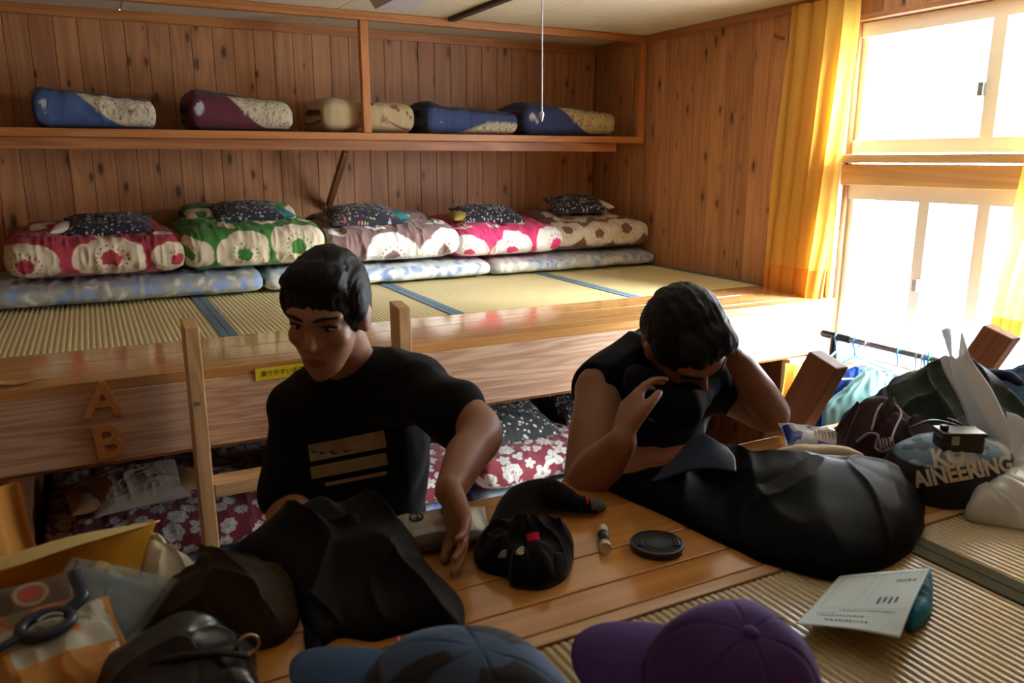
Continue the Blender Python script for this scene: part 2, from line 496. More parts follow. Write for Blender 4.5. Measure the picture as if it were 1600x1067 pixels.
def tatami_mat(name, light, dark, axis, rough=0.42):
    """Rush weave: ribs across, grey-green flecks."""
    t = NT(name); st = [1, 1, 1]; st[axis] = 0.05
    v = t.coords(tuple(st), rnd=True)
    n = t.noise(v, 260, 2); n2 = t.noise(t.coords(), 9, 3)
    c = t.mix(n, dark, light); c = t.mix(t.math('MULTIPLY', n2, 0.35), c, tuple(x * 0.75 for x in light))
    t.col(c); t.set(Roughness=rough, Specular__IOR__Level=0.9 if rough < 0.3 else 0.5); t.bump(n, 0.2, 0.0008)
    return t.m

M = {}
M['wall_wood'] = wood('cedar boards', (0.51, 0.24, 0.10), (0.36, 0.15, 0.058), 2, knots=0.62, rough=0.5, vary=0.30, kscale=9.0)
M['trim'] = wood('orange cedar trim', (0.46, 0.19, 0.055), (0.33, 0.115, 0.03), 0, rough=0.42, vary=0.1)
M['trim_y'] = wood('orange cedar trim along y', (0.40, 0.165, 0.06), (0.29, 0.105, 0.035), 1, rough=0.42, vary=0.1)
M['trim_z'] = wood('orange cedar post', (0.50, 0.20, 0.055), (0.38, 0.13, 0.035), 2, rough=0.42, vary=0.1)
M['shelf_beam'] = wood('reddish shelf beam', (0.42, 0.17, 0.06), (0.24, 0.08, 0.025), 0, rough=0.45, vary=0.05, ringf=7)
M['fascia'] = wood('broad cedar fascia', (0.64, 0.43, 0.29), (0.40, 0.21, 0.125), 0, rough=0.5, vary=0.08, ringf=17, knots=0.0)
M['edge'] = wood('varnished deck planks', (0.56, 0.30, 0.11), (0.44, 0.21, 0.065), 0, rough=0.12, vary=0.08, coat=0.3)
M['edge_near'] = wood('varnished near deck planks', (0.58, 0.275, 0.07), (0.47, 0.195, 0.04), 0, rough=0.16, vary=0.1, coat=0.25)
M['ladder'] = wood('pale ladder pine', (0.60, 0.38, 0.18), (0.46, 0.25, 0.10), 2, rough=0.45, vary=0.06, ringf=14)
M['rung'] = wood('pale ladder pine rung', (0.60, 0.38, 0.18), (0.46, 0.25, 0.10), 0, rough=0.45, vary=0.06, ringf=14)
M['brown_post'] = wood('brown ladder wood', (0.30, 0.13, 0.055), (0.20, 0.08, 0.03), 2, rough=0.5, vary=0.05)
M['letter'] = plain('orange brown letter wood', (0.62, 0.30, 0.09), 0.5, vary=0.12)
M['rail_wood_lit'] = wood('glare lit window rail wood', (0.78, 0.50, 0.22), (0.62, 0.36, 0.13), 1, rough=0.4, vary=0.06)  # window glare on the rail is put into this lighter wood colour
M['floor'] = wood('brown floor boards', (0.25, 0.12, 0.05), (0.16, 0.07, 0.03), 0, rough=0.4)
M['dark_gap'] = plain('dark gap', (0.05, 0.025, 0.012), 0.9)
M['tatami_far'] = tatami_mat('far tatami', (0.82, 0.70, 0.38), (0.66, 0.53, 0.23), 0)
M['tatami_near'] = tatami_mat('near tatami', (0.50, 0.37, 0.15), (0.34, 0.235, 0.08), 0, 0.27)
M['border_blue'] = cloth('grey blue tatami border', (0.10, 0.17, 0.22), weave=900)
M['border_green'] = cloth('olive tatami border', (0.10, 0.095, 0.05), weave=900)
def ceiling_mat():
    t = NT('flecked ceiling board'); v = t.coords(rnd=True)
    vo = t.n('ShaderNodeTexVoronoi', Scale=60.0); t.l(v, vo.inputs['Vector'])
    d = t.ramp(t.math('ADD', vo.outputs['Distance'], t.math('MULTIPLY', t.noise(v, 30, 3), 0.5)), [(0.28, (0, 0, 0)), (0.36, (1, 1, 1))])
    t.col(t.mix(d, (0.34, 0.29, 0.20), (0.66, 0.60, 0.47))); t.set(Roughness=0.9); t.bump(d, 0.3, 0.002)
    return t.m
M['ceiling'] = ceiling_mat()
M['plaster'] = plain('cream plaster', (0.55, 0.48, 0.36), 0.9, vary=0.06)
M['frame_white'] = plain('ivory window frame', (0.85, 0.81, 0.71), 0.4)
M['sill_and_lit_post'] = plain('pale sill and lit post', (0.85, 0.82, 0.76), 0.4)
M['alu'] = plain('grey aluminium', (0.35, 0.37, 0.38), 0.35, metal=0.6)
M['lamp_grey'] = plain('grey lilac lamp enamel', (0.50, 0.49, 0.56), 0.4)
M['white_plastic'] = plain('white plastic', (0.8, 0.8, 0.78), 0.4)
M['black_plastic'] = plain('black plastic', (0.012, 0.012, 0.013), 0.32)
M['steel'] = plain('brown grey rack tube', (0.22, 0.20, 0.19), 0.3, metal=0.7)
M['ink'] = plain('black ink', (0.012, 0.012, 0.012), 0.7)
M['grey_ink'] = plain('grey print', (0.16, 0.17, 0.17), 0.7)
M['ivory_ink'] = plain('ivory print', (0.62, 0.58, 0.45), 0.7)
M['painted'] = painted('printed cotton')
M['painted_gloss'] = painted('printed glossy film', rough=0.25, weave=60, bump=0.05, coat=0.4, sheen=0)
M['curtain'] = curtain_mat('yellow curtain cloth', (0.85, 0.52, 0.10), 0.5)
M['curtain_hem'] = curtain_mat('orange curtain hem', (0.72, 0.30, 0.04), 0.25)
M['curtain_old'] = curtain_mat('orange brown bunk curtain', (0.62, 0.27, 0.05), 0.15)
def glass_mat():
    t = NT('window glass')
    tr = t.n('ShaderNodeBsdfTransparent'); gl = t.n('ShaderNodeBsdfGlossy', Roughness=0.02)
    mx = t.n('ShaderNodeMixShader'); mx.inputs[0].default_value = 0.05
    t.l(tr.outputs[0], mx.inputs[1]); t.l(gl.outputs[0], mx.inputs[2]); t.l(mx.outputs[0], t.out.inputs[0])
    return t.m
M['glass'] = glass_mat()

# ================================================================== SETTING
CZ = 2.50                          # ceiling height
XL, XR, YB, YN = -1.6, 2.93, 4.46, -1.0

def plank_mesh(w, h, th, face):
    """Vertical board with chamfered long edges; local z 0..h. face '-y' or '-x'."""
    c = 0.0026; x0, x1 = -w / 2 + 0.0005, w / 2 - 0.0005
    prof = [(x0, th), (x0, c), (x0 + c, 0), (x1 - c, 0), (x1, c), (x1, th)]
    V = []
    for z in (0, h):
        for a, b in prof:
            V.append((a, b, z) if face == '-y' else (b, -a, z))
    n = len(prof)
    Q = [[k, k + 1, n + k + 1, n + k] for k in range(n - 1)]
    return mesh_np('plank', V, Q, [list(range(n))[::-1], list(range(n, 2 * n))], False)

fl = struct('floor', (0, 0, 0))
k = 0
for y in np.arange(YN, YB, 0.12):
    o = box('floor_board', ((XL + XR) / 2, y + 0.06, -0.012), (XR - XL, 0.118, 0.024), M['floor'], fl, 0.002)
ce = struct('ceiling', (0, 0, 0))
box('backing', ((XL + XR) / 2, (YN + YB) / 2, CZ + 0.035), (XR - XL + 0.2, YB - YN + 0.2, 0.03), M['dark_gap'], ce, 0.0)
pm = None
for i in range(5):
    for j in range(12):
        px, py = XL + 0.455 + i * 0.91, YB - 0.2275 - j * 0.455
        if pm is None:
            o = box('ceiling_panel', (px, py, CZ + 0.008), (0.9075, 0.4525, 0.016), M['ceiling'], ce, 0.002); pm = o
        else:
            o = pm.copy(); COL.objects.link(o); o.location = (px, py, CZ + 0.008)

wb = struct('wall_back', (0, YB, 0))
box('backing', ((XL + XR) / 2, 0.06, CZ / 2), (XR - XL + 0.2, 0.08, CZ), M['dark_gap'], wb, 0.0)
pmesh = plank_mesh(0.1, CZ - 0.002, 0.02, '-y'); x = XR - 0.05; i = 0
while x > XL:
    o = link('plank', pmesh, M['wall_wood'], wb); o.location = (x, 0.0 + 0.0012 * (i % 3 == 0), 0); x -= 0.1; i += 1
wr = struct('wall_right', (XR, 0, 0))
bm = bmesh.new()
for y0, y1, z0, z1 in ((WY1, YB + 0.1, 0, CZ), (YN - 0.1, WY0, 0, CZ), (WY0, WY1, 0, 0.94), (WY0, WY1, 2.37, CZ)):
    box_bm(bm, (0.07, (y0 + y1) / 2, (z0 + z1) / 2), (0.10, y1 - y0, z1 - z0))
link('backing', bm_mesh('backing', bm), M['dark_gap'], wr)
pf = plank_mesh(0.1, CZ - 0.002, 0.02, '-x'); pt = plank_mesh(0.1, 0.12, 0.02, '-x'); pb = plank_mesh(0.1, 0.93, 0.02, '-x')
for i in range(55):
    y = YB - 0.05 - i * 0.1
    if y < YN: break
    dx = 0.0015 * (i % 3 == 1)
    if y > WY1 - 0.04 or y < WY0:
        o = link('plank', pf, M['wall_wood'], wr); o.location = (dx, y, 0)
    else:
        o = link('plank', pt, M['wall_wood'], wr); o.location = (dx, y, 2.378)
        o = link('plank', pb, M['wall_wood'], wr); o.location = (dx, y, 0)
wl = struct('wall_left', (XL, 0, 0))
box('panel', (-0.04, (YN + YB) / 2, CZ / 2), (0.08, YB - YN + 0.2, CZ), M['wall_wood'], wl, 0.0)
wn = struct('wall_front', (0, YN, 0))
box('panel', ((XL + XR) / 2, -0.04, CZ / 2), (XR - XL + 0.2, 0.08, CZ), M['wall_wood'], wn, 0.0)

def trim(name, c, s, mat):
    o = box(name, c, s, M[mat]); o['kind'] = 'structure'; return o
trim('trim_1', ((XL + XR) / 2, YB - 0.010, CZ - 0.023), (XR - XL, 0.022, 0.046), 'trim')
trim('trim_2', (XR - 0.010, (YN + YB) / 2, CZ - 0.020), (0.022, YB - YN, 0.040), 'trim_y')
trim('trim_3', (XR - 0.012, (WY0 + WY1) / 2, 2.378), (0.05, WY1 - WY0, 0.022), 'trim_y')
# wooden rail between the upper and the lower window
t4 = struct('trim_4', (XR, (WY0 + WY1) / 2, 0))
box('rail_board', (0.03, 0, 1.745), (0.09, WY1 - WY0, 0.088), M['rail_wood_lit'], t4)
box('rail_cap', (0.01, 0, 1.812), (0.13, WY1 - WY0, 0.034), M['rail_wood_lit'], t4)
trim('trim_5', (XR - 0.01, (WY0 + WY1) / 2, 0.945), (0.14, WY1 - WY0, 0.026), 'sill_and_lit_post')
trim('trim_6', (XR + 0.02, WY1 - 0.012, 1.65), (0.09, 0.024, 1.42), 'frame_white')
trim('trim_7', (XR + 0.02, WY0 + 0.012, 1.65), (0.09, 0.024, 1.42), 'frame_white')
for o in (t4,): pass

def window(name, z0, z1, mulls, latch=None, bot=0.05):
    w = struct(name, (XR + 0.05, 0, 0))
    yc, L = (WY0 + WY1) / 2, WY1 - WY0 - 0.048
    bm = bmesh.new()
    box_bm(bm, (0, yc, z1 - 0.03), (0.07, L, 0.06), None, 0.003)
    box_bm(bm, (0, yc, z0 + bot / 2), (0.07, L, bot), None, 0.003)
    box_bm(bm, (0, WY0 + 0.045, (z0 + z1) / 2), (0.05, 0.05, z1 - z0 - 0.02), None, 0.003)
    box_bm(bm, (0, WY1 - 0.045, (z0 + z1) / 2), (0.05, 0.05, z1 - z0 - 0.02), None, 0.003)
    link('window_frame', bm_mesh('window_frame', bm), M['frame_white'], w)
    for y, wd, m in mulls:
        box('window_mullion', (-0.012, y, (z0 + z1) / 2), (0.045, wd, z1 - z0 - 0.06), M[m], w, 0.003)
    ys = [WY0 + 0.06] + sorted(y for y, _, _ in mulls) + [WY1 - 0.06]
    for a, b in zip(ys[:-1], ys[1:]):
        box('window_pane', (0.012, (a + b) / 2, (z0 + z1) / 2), (0.003, b - a - 0.01, z1 - z0 - 0.09), M['glass'], w, 0.0)
    if latch:
        q = box('window_latch', latch, (0.018, 0.022, 0.05), M['alu'], w, 0.003)
    return w
window('window_1', 1.835, 2.365, [(1.872, 0.055, 'frame_white')], (-0.045, 1.905, 2.06), 0.055)
window('window_2', 0.96, 1.70, [(2.09, 0.05, 'frame_white'), (1.845, 0.05, 'frame_white')], (-0.045, 2.08, 1.31))

# partition under the far deck, at its left end
o = box('wall_partition', (-0.30, 3.48, 0.6), (0.03, 1.92, 0.70), M['wall_wood']); o['kind'] = 'structure'

# ================================================================== BUNKS
def bunk(label, yf, sgn, x0, x1, planks, mat, hasfascia_mat):
    t = thing('bunk_platform', label, 'bunk bed', ((x0 + x1) / 2, yf, 0))
    L = x1 - x0
    box('fascia_board', (0, sgn * 0.02, (0.957 + 1.168) / 2), (L, 0.04, 1.168 - 0.957), M[hasfascia_mat], t, 0.003)
    box('under_rail', (0, sgn * 0.06, 0.948), (L, 0.035, 0.03), M['trim'], t)
    for a, b, m in planks:
        box('edge_plank', (0, sgn * (a + b) / 2, 1.184), (L, (b - a) - 0.0025, 0.032), M[m], t, 0.0025)
    return t
fb = bunk('far wooden bunk platform across the aisle with broad cedar front board', 2.46, 1, XL, XR,
          [(0.0, 0.085, 'edge'), (0.085, 0.262, 'edge'), (0.262, 0.44, 'edge')], 'edge', 'fascia')
box('deck_base', (0, 1.22, 1.155), (XR - XL, 1.54, 0.02), M['dark_gap'], fb, 0.0)
box('lower_deck', (0, 1.02, 0.26), (XR - XL, 1.96, 0.04), M['edge'], fb, 0.003)
box('lower_fascia', (0, 0.02, 0.13), (XR - XL, 0.04, 0.22), M['fascia'], fb, 0.003)
box('post', (2.80 - (XL + XR) / 2, 0.045, 0.47), (0.20, 0.05, 0.93), M['sill_and_lit_post'], fb, 0.004)  # pale colour stands in for the window light on this end post
for x in (-0.55, 1.0): box('post', (x - (XL + XR) / 2, 1.90, 0.70), (0.09, 0.09, 0.86), M['trim_z'], fb, 0.004)
nb = bunk('near wooden bunk platform under the bags with varnished plank edge', 1.237, -1, XL, XR,
          [(0.0, 0.135, 'edge_near'), (0.135, 0.272, 'edge_near'), (0.272, 0.357, 'edge_near'), (0.357, 0.422, 'edge_near'), (0.422, 0.448, 'rung')], 'edge_near', 'fascia')
box('deck_base', (0, -1.33, 1.155), (XR - XL, 1.80, 0.02), M['dark_gap'], nb, 0.0)
for x in (-1.3, 0.0, 1.3): box('post', (x, -0.09, 0.47), (0.09, 0.09, 0.94), M['trim_z'], nb, 0.004)

def tatami(label, x0, x1, y0, y1, mat, bmat, group, bw=0.03, rib=0.018, borders=(1, 1)):
    t = thing('tatami_mat', label, 'tatami mat', ((x0 + x1) / 2, (y0 + y1) / 2, DZ - 0.034), group)
    w, h = x1 - x0 - 0.002, y1 - y0 - 0.002
    box('core', (0, 0, 0.015), (w, h, 0.030), M['dark_gap'], t, 0.0)
    nr = int(w / rib); n = nr * 6 + 1
    xs = np.linspace(-w / 2, w / 2, n)
    z = 0.030 + 0.0032 * np.abs(np.sin(np.linspace(0, nr * PI, n))) ** 0.42
    V = np.array([[(x, y, zz) for y in (-h / 2, h / 2)] for x, zz in zip(xs, z)]).reshape(-1, 3)
    link('rush_surface', mesh_np('rush_surface', V, grid_quads(n, 2)), M[mat], t)
    for s, on in zip((-1, 1), borders):
        if on: box('border', (s * (w / 2 - bw / 2), 0, 0.033), (bw, h, 0.006), M[bmat], t, 0.001)
    return t
fx = [-1.58, -1.37, -0.49, 0.39, 1.27, 2.15, 2.928]
names = ['left end of the far deck, mostly outside the picture', 'second from the left end of the far deck', 'leftmost straw tatami mat seen on the far deck, under the red futon',
         'straw tatami mat on the far deck under the green and mauve futons', 'straw tatami mat on the far deck under the pink futon', 'straw tatami mat on the far deck against the right wall']
for i in range(2, 6):
    tatami(names[i], fx[i], fx[i + 1], 2.902, 4.455, 'tatami_far', 'border_blue', 'far tatami mats')
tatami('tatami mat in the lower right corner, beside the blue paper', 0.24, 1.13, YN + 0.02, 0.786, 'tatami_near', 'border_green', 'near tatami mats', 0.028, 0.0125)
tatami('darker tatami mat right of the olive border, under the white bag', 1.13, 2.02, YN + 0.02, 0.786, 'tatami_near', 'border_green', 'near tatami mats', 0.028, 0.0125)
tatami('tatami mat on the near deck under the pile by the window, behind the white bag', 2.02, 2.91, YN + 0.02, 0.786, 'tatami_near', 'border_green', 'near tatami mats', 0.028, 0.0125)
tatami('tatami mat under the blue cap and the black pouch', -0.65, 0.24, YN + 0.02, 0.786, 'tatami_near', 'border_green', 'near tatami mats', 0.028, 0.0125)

# shelf along the back wall
sh = thing('wall_shelf', 'long orange wooden shelf with posts under the ceiling along the back wall', 'shelf', (0.66, 4.2, 1.92))
bx = lambda n, c, s, m: box(n, (c[0] - 0.66, c[1] - 4.2, c[2] - 1.92), s, M[m], sh)
bx('shelf_board', (0.66, 4.19, 1.9195), (4.50, 0.53, 0.035), 'trim')
bx('front_beam', (0.575, 3.985, 1.877), (4.37, 0.045, 0.050), 'shelf_beam')
bx('top_rail', (0.66, 3.945, 2.4795), (4.50, 0.045, 0.038), 'trim')
bx('post', (1.25, 3.942, 2.199), (0.04, 0.04, 0.522), 'trim_z')
bx('post', (2.905, 3.942, 2.18), (0.04, 0.045, 0.56), 'trim_z')
bx('post', (-0.85, 3.942, 2.199), (0.04, 0.04, 0.522), 'trim_z')
bm = bmesh.new(); box_bm(bm, (0, 0, 0), (0.03, 0.035, 0.48), None, 0.003)
o = link('brace', bm_mesh('brace', bm), M['brown_post'], sh); o.location = (1.17 - 0.66, 4.235 - 4.2, 1.705 - 1.92); o.rotation_euler = (math.radians(53), 0, 0)

# ladders
def ladder(label, xs, y, tilt, mat, rung, top, low, zr):
    t = thing('ladder', label, 'ladder', ((xs[0] + xs[1]) / 2, y, 0))
    for x in xs:
        L = top
        bm = bmesh.new(); vs = box_bm(bm, (0, 0, L / 2), (0.042, 0.085, L), None, 0.004)
        for v in bm.verts:
            if v.co.z > L - 0.012 and v.co.y * tilt > 0: v.co.z -= 0.014
        o = link('side_rail', bm_mesh('side_rail', bm), M[mat], t)
        o.location = (x - (xs[0] + xs[1]) / 2, 0, 0); o.rotation_euler = (tilt, 0, 0)
        bm = bmesh.new()
        bmesh.ops.create_cone(bm, cap_ends=True, segments=12, radius1=0.006, radius2=0.006, depth=0.004)
        b = link('bolt', bm_mesh('bolt', bm), M['alu'], o); b.location = (0.0, -0.0435 if tilt <= 0 else 0.0435, 1.13); b.rotation_euler = (PI / 2, 0, 0)
    for z in zr:
        bm = bmesh.new(); box_bm(bm, (0, 0, 0), (xs[1] - xs[0] - 0.043, 0.085, 0.042), None, 0.003)
        o = link('rung', bm_mesh('rung', bm), M[rung], t); o.location = (0, -z * math.tan(tilt), z)
    return t
ladder('pale pine ladder leaning on the far deck behind the men', (0.215, 0.845), 2.345, math.radians(-2.0), 'ladder', 'rung', 1.365, 0.0, (0.86, 0.56, 0.26))
ladder('brown wooden ladder whose two rail tops rise beside the clothes pile', (1.475, 2.135), 1.905, math.radians(26.0), 'brown_post', 'rung', 1.52, 0.0, (0.86, 0.56, 0.26))

# wooden letters and the sign on the fascia
for ch, lab, z, x in (('A', 'orange wooden letter A on the far cedar front board', 1.142, -0.026), ('B', 'orange wooden letter B below the letter A', 1.016, -0.024)):
    me = text_mesh('wooden_letter', ch, 0.138, 0.006, bold=0.0032)
    V = vget(me); V[:, 0] = V[:, 0] * 1.05; vset(me, V)
    o = link('wooden_letter', me, M['letter']); o.location = (x, 2.4525, z); o.rotation_euler = (PI / 2, math.radians(3 if ch == 'A' else -4), 0)
    tag(o, lab, 'letter', 'wooden letters')
    m = o.modifiers.new('b', 'BEVEL'); m.width = 0.001; m.segments = 1
sg = thing('warning_sign', 'yellow sign with Japanese lettering behind the man in the dark shirt', 'sign', (0.565, 2.458, 1.166))
o = box('plate', (0, -0.0018, 0), (0.34, 0.0025, 0.038), plain('yellow sign plate', (0.80, 0.60, 0.02), 0.35), sg, 0.0005); 
me = text_mesh('lettering', '滑りやすいのでお気をつけください', 0.0195, 0.0003, 'LEFT')
o = link('lettering', me, M['ink'], sg); o.location = (-0.155, -0.0034, 0); o.rotation_euler = (PI / 2, 0, 0)
V = vget(me); w = V[:, 0].max() - V[:, 0].min(); V[:, 0] = (V[:, 0] - V[:, 0].min()) * 0.31 / w; V[:, 1] *= 0.31 / w * 1.0; vset(me, V)
sg.rotation_euler = (0, math.radians(-1.0), 0)
# curved pale strip lying on the edge
sp = smooth_path([(-0.40, 2.53, 1.222), (-0.30, 2.52, 1.213), (-0.235, 2.515, 1.206), (-0.165, 2.51, 1.212)], 16)
o = tube('shoe_horn', sp, list(0.016 * np.sin(np.linspace(0.9, PI - 0.1, 16)) ** 0.7), M['rung'], None, 12, 0.35)
tag(o, 'curved pale wooden shoe horn on the left end of the far deck edge', 'shoe horn')
o = tube('wall_peg', [(2.93, 2.885, 2.355), (2.885, 2.885, 2.36), (2.87, 2.885, 2.367)], [0.009, 0.008, 0.008], M['trim'], None, 10)
tag(o, 'small wooden peg on the right wall beside the curtain top', 'peg')

# lamp, cord, dark ceiling batten
lp = thing('ceiling_lamp', 'grey fluorescent ceiling lamp with a pull cord hanging over the aisle', 'lamp', (1.19, 2.8, CZ))
prof = [(-0.10, 0), (-0.062, -0.085), (0.062, -0.085), (0.10, 0)]
V = []
for y, s in ((-0.62, 1), (-0.58, 1), (0.58, 1), (0.63, 1)):
    e = 0.035 if abs(y) > 0.6 else 0
    for x, z in prof: V.append((x, y - math.copysign(0.05, y) * (z < 0) * (abs(y) > 0.6), z - 0.001))
link('housing', mesh_np('housing', V, [[4 * i + j, 4 * i + j + 1, 4 * i + 5 + j, 4 * i + 4 + j] for i in range(3) for j in range(3)], [[0, 1, 2, 3], [15, 14, 13, 12], ], False), M['lamp_grey'], lp)
tube('pull_cord', [(0.118, -0.5, -0.001), (0.119, -0.5, -0.3), (0.120, -0.5, -0.545)], 0.0022, M['white_plastic'], lp, 6)
o = lathe('cord_knob', [(0.001, 0), (0.0065, -0.004), (0.0075, -0.012), (0.004, -0.026), (0.002, -0.032), (0.001, -0.033)], M['white_plastic'], lp, 12)
o.location = (0.120, -0.5, -0.54)
o = box('ceiling_batten', (1.695, 2.95, CZ - 0.010), (0.035, 1.9, 0.02), M['dark_gap'], None, 0.002)
tag(o, 'dark narrow batten on the ceiling in front of the shelf', 'batten')

# ================================================================== CURTAINS
def curtain(name, label, top, bot, n=140, m=40, folds=6, amp=0.028, hem=0.15, mats=('curtain', 'curtain_hem'), axis='y', sharp=0.6, seed=0):
    """top/bot: (a0, a1, b, z): spread a0..a1 along the hanging axis, offset b, height z."""
    t = thing(name, label, 'curtain', ((bot[2]), (top[0] + top[1]) / 2, top[3]) if axis == 'y' else ((top[0] + top[1]) / 2, bot[2], top[3]))
    L = np.array(t.location)
    def sheet(v0, v1, mm, off=0.0):
        u = np.linspace(0, 1, n); v = np.linspace(v0, v1, mm)
        A, B = np.meshgrid(u, v, indexing='ij')
        a = top[0] + (top[1] - top[0]) * A + ((bot[0] - top[0]) + (bot[1] - bot[0] - top[1] + top[0]) * A) * sstep(0, 1, B)
        z = top[3] + (bot[3] - top[3]) * B
        ph = A * folds * 2 * PI + 0.8 * np.sin(B * 2.2 + seed) + 1.1 * vnoise(np.stack([A * 3, B * 1.4, 0 * A + seed], -1))
        w = np.sin(ph); w = np.sign(w) * np.abs(w) ** sharp
        am = amp * (0.7 + 0.5 * vnoise(np.stack([A * 5, B * 0.6, 0 * A + seed + 3], -1)))
        b = top[2] + (bot[2] - top[2]) * B + w * am + off + 0.006 * vnoise(np.stack([A * 8, B * 6, 0 * A], -1), 1, seed)
        a = a + 0.4 * amp * np.cos(ph * 1.0)
        P = np.stack([b, a, z], -1) if axis == 'y' else np.stack([a, b, z], -1)
        return P - L
    vh = 1 - hem / (top[3] - bot[3])
    link('cloth', mesh_np('cloth', sheet(0, vh, m).reshape(-1, 3), grid_quads(n, m)), M[mats[0]], t)
    link('hem', mesh_np('hem', sheet(vh, 1, 10).reshape(-1, 3), grid_quads(n, 10)), M[mats[1]], t)
    return t
curtain('curtain', 'yellow curtain with orange hem hanging left of the window', (2.415, 2.77, 2.86, CZ - 0.03), (2.46, 2.81, 2.845, 1.175), folds=4.5, amp=0.032, seed=1)
curtain('curtain', 'yellow curtain strand with orange hem at the right picture edge', (1.15, 1.62, 2.875, CZ - 0.03), (1.60, 1.70, 2.87, 1.18), folds=3, amp=0.03, hem=0.075, seed=5)
curtain('curtain', 'yellow lower curtain gathered under the right end of the far deck', (2.59, 2.88, 2.40, 0.945), (2.56, 2.86, 2.40, 0.32), folds=3.5, amp=0.022, hem=0.05, axis='x', seed=2)
curtain('curtain', 'orange brown curtain at the left edge under the letters', (-0.50, -0.235, 2.40, 0.952), (-0.55, -0.16, 2.36, 0.35), folds=2.5, amp=0.03, hem=0.04, mats=('curtain_old', 'curtain_old'), axis='x', seed=8)

# ================================================================== BEDDING
def slab(name, x0, x1, y0, y1, z0, z1, mat, parent=None, nx=160, ns=170, e=4.5, wr=0.006, seed=0, colfn=None, sag=0.0, yaw=0.0, endr=0.10, wrf=16, lump=0.012, drop=0.0, fr=None):
    """A folded futon: rounded block lofted along x. colfn(s, t, P): s along x, t around from the front bottom edge."""
    s = np.linspace(0, 1, nx); th = np.linspace(0, 2 * PI, ns, endpoint=False) - PI * 0.25
    A, T = np.meshgrid(s, th, indexing='ij')
    d = np.minimum(A, 1 - A) * (x1 - x0)
    k = np.clip(d / endr, 0, 1); shr = (1 - (1 - k) ** 3.0) ** 0.5
    shr = 0.35 + 0.65 * shr
    cy, cz, ry, rz = (y0 + y1) / 2, (z0 + z1) / 2, (y1 - y0) / 2, (z1 - z0) / 2
    c, sn = np.cos(T), np.sin(T)
    yy = -np.sign(c) * np.abs(c) ** (2 / e); zz = np.sign(sn) * np.abs(sn) ** (2 / e)
    # put the front (low y) first: angle measured from the front bottom corner
    X = x0 + (x1 - x0) * A
    Y = cy + ry * yy * (0.75 + 0.25 * shr); Z = cz + rz * zz * shr
    Z = Z - (Z - z0) * sag * 4 * (A - 0.5) ** 2 - drop * sstep(0.0, 1.0, (Y - y0) / (y1 - y0)) * (Z - z0) / (z1 - z0)
    P = np.stack([X, Y, Z], -1)
    n = np.stack([0 * X, yy, zz], -1); n /= np.linalg.norm(n, axis=-1, keepdims=True) + 1e-6
    st = P * [1.0, 0.35, 0.35]
    f = wr * (ridge(st + 0.04 * fbm(P, 7, seed + 2)[..., None], wrf, seed) + 0.5 * ridge(st, wrf * 2.3, seed + 1)) + lump * fbm(P, 4.5, seed + 5)
    f = f * sstep(z0, z0 + 0.3 * (z1 - z0), Z)
    P = P + n * f[..., None]
    P[..., 2] = np.maximum(P[..., 2], z0 + 0.001)
    t = np.cumsum(np.linalg.norm(np.diff(np.concatenate([P[:, :1], P], 1), axis=1), axis=-1), axis=1)
    col = None
    if colfn is not None: col = colfn(X, t, P)
    if yaw:
        cx = (x0 + x1) / 2; ca, sa = math.cos(yaw), math.sin(yaw)
        dx, dy = P[..., 0] - cx, P[..., 1] - y0
        P[..., 0], P[..., 1] = cx + dx * ca - dy * sa, y0 + dx * sa + dy * ca
    G = [[k for k in range(ns)][::-1], [(nx - 1) * ns + k for k in range(ns)]]
    loc = np.array([(x0 + x1) / 2, (y0 + y1) / 2, z0])
    me = mesh_np(name, (P - loc).reshape(-1, 3), grid_quads(nx, ns, False, True), G, True, None if col is None else col.reshape(-1, 3))
    o = link(name, me, mat, parent)
    o.location = loc; return o

def lerp(a, b, f): return np.asarray(a) * (1 - f[..., None]) + np.asarray(b) * f[..., None]
def poppy(base, flowers, cream, extra_leaves=()):
    """Big pale poppies with a coloured heart and a ring of dots; flowers: (s, t, radius, squash)."""
    base, cream = np.array(base), np.array(cream)
    def fn(s, t, P):
        col = np.broadcast_to(base, s.shape + (3,)).copy()
        for i, (fs, ft, R, sq) in enumerate(flowers):
            R = R * 1.06
            dx, dy = (s - fs), (t - ft) / sq
            r = np.hypot(dx, dy); a = np.arctan2(dy, dx)
            lob = R * (0.88 + 0.14 * np.abs(np.cos(1.5 * a + i * 1.3)) - 0.05 * np.maximum(0, np.cos(5 * a + i)) ** 6)
            m = sstep(lob + 0.003, lob - 0.003, r); col = lerp(col, cream, m)
            m = col * 0 + base
            h = R * (0.27 + 0.018 * np.sin(5 * a + i) + 0.015 * np.sin(9 * a)); col = lerp(col, base, sstep(h + 0.002, h - 0.002, r))
            dots = (np.cos(17 * a + i) > 0.55) & (np.abs(r - R * (0.42 + 0.04 * np.cos(3 * a))) < R * 0.032)
            col = np.where(dots[..., None], base, col)
        for (ls, lt, ll, la) in extra_leaves:
            for k in (-0.7, 0.0, 0.7):
                ca, sa = math.cos(la + k), math.sin(la + k)
                dx, dy = s - ls, t - lt
                u = (dx * ca + dy * sa) / ll; v = (-dx * sa + dy * ca) / (ll * 0.20)
                m = sstep(1.0, 0.8, np.hypot((u - 0.5) * 2, v)); col = lerp(col, cream, m)
        return col
    return fn
def hatch_cream(col): return col
CR_W, CR_Y = (0.74, 0.72, 0.68), (0.66, 0.56, 0.40)

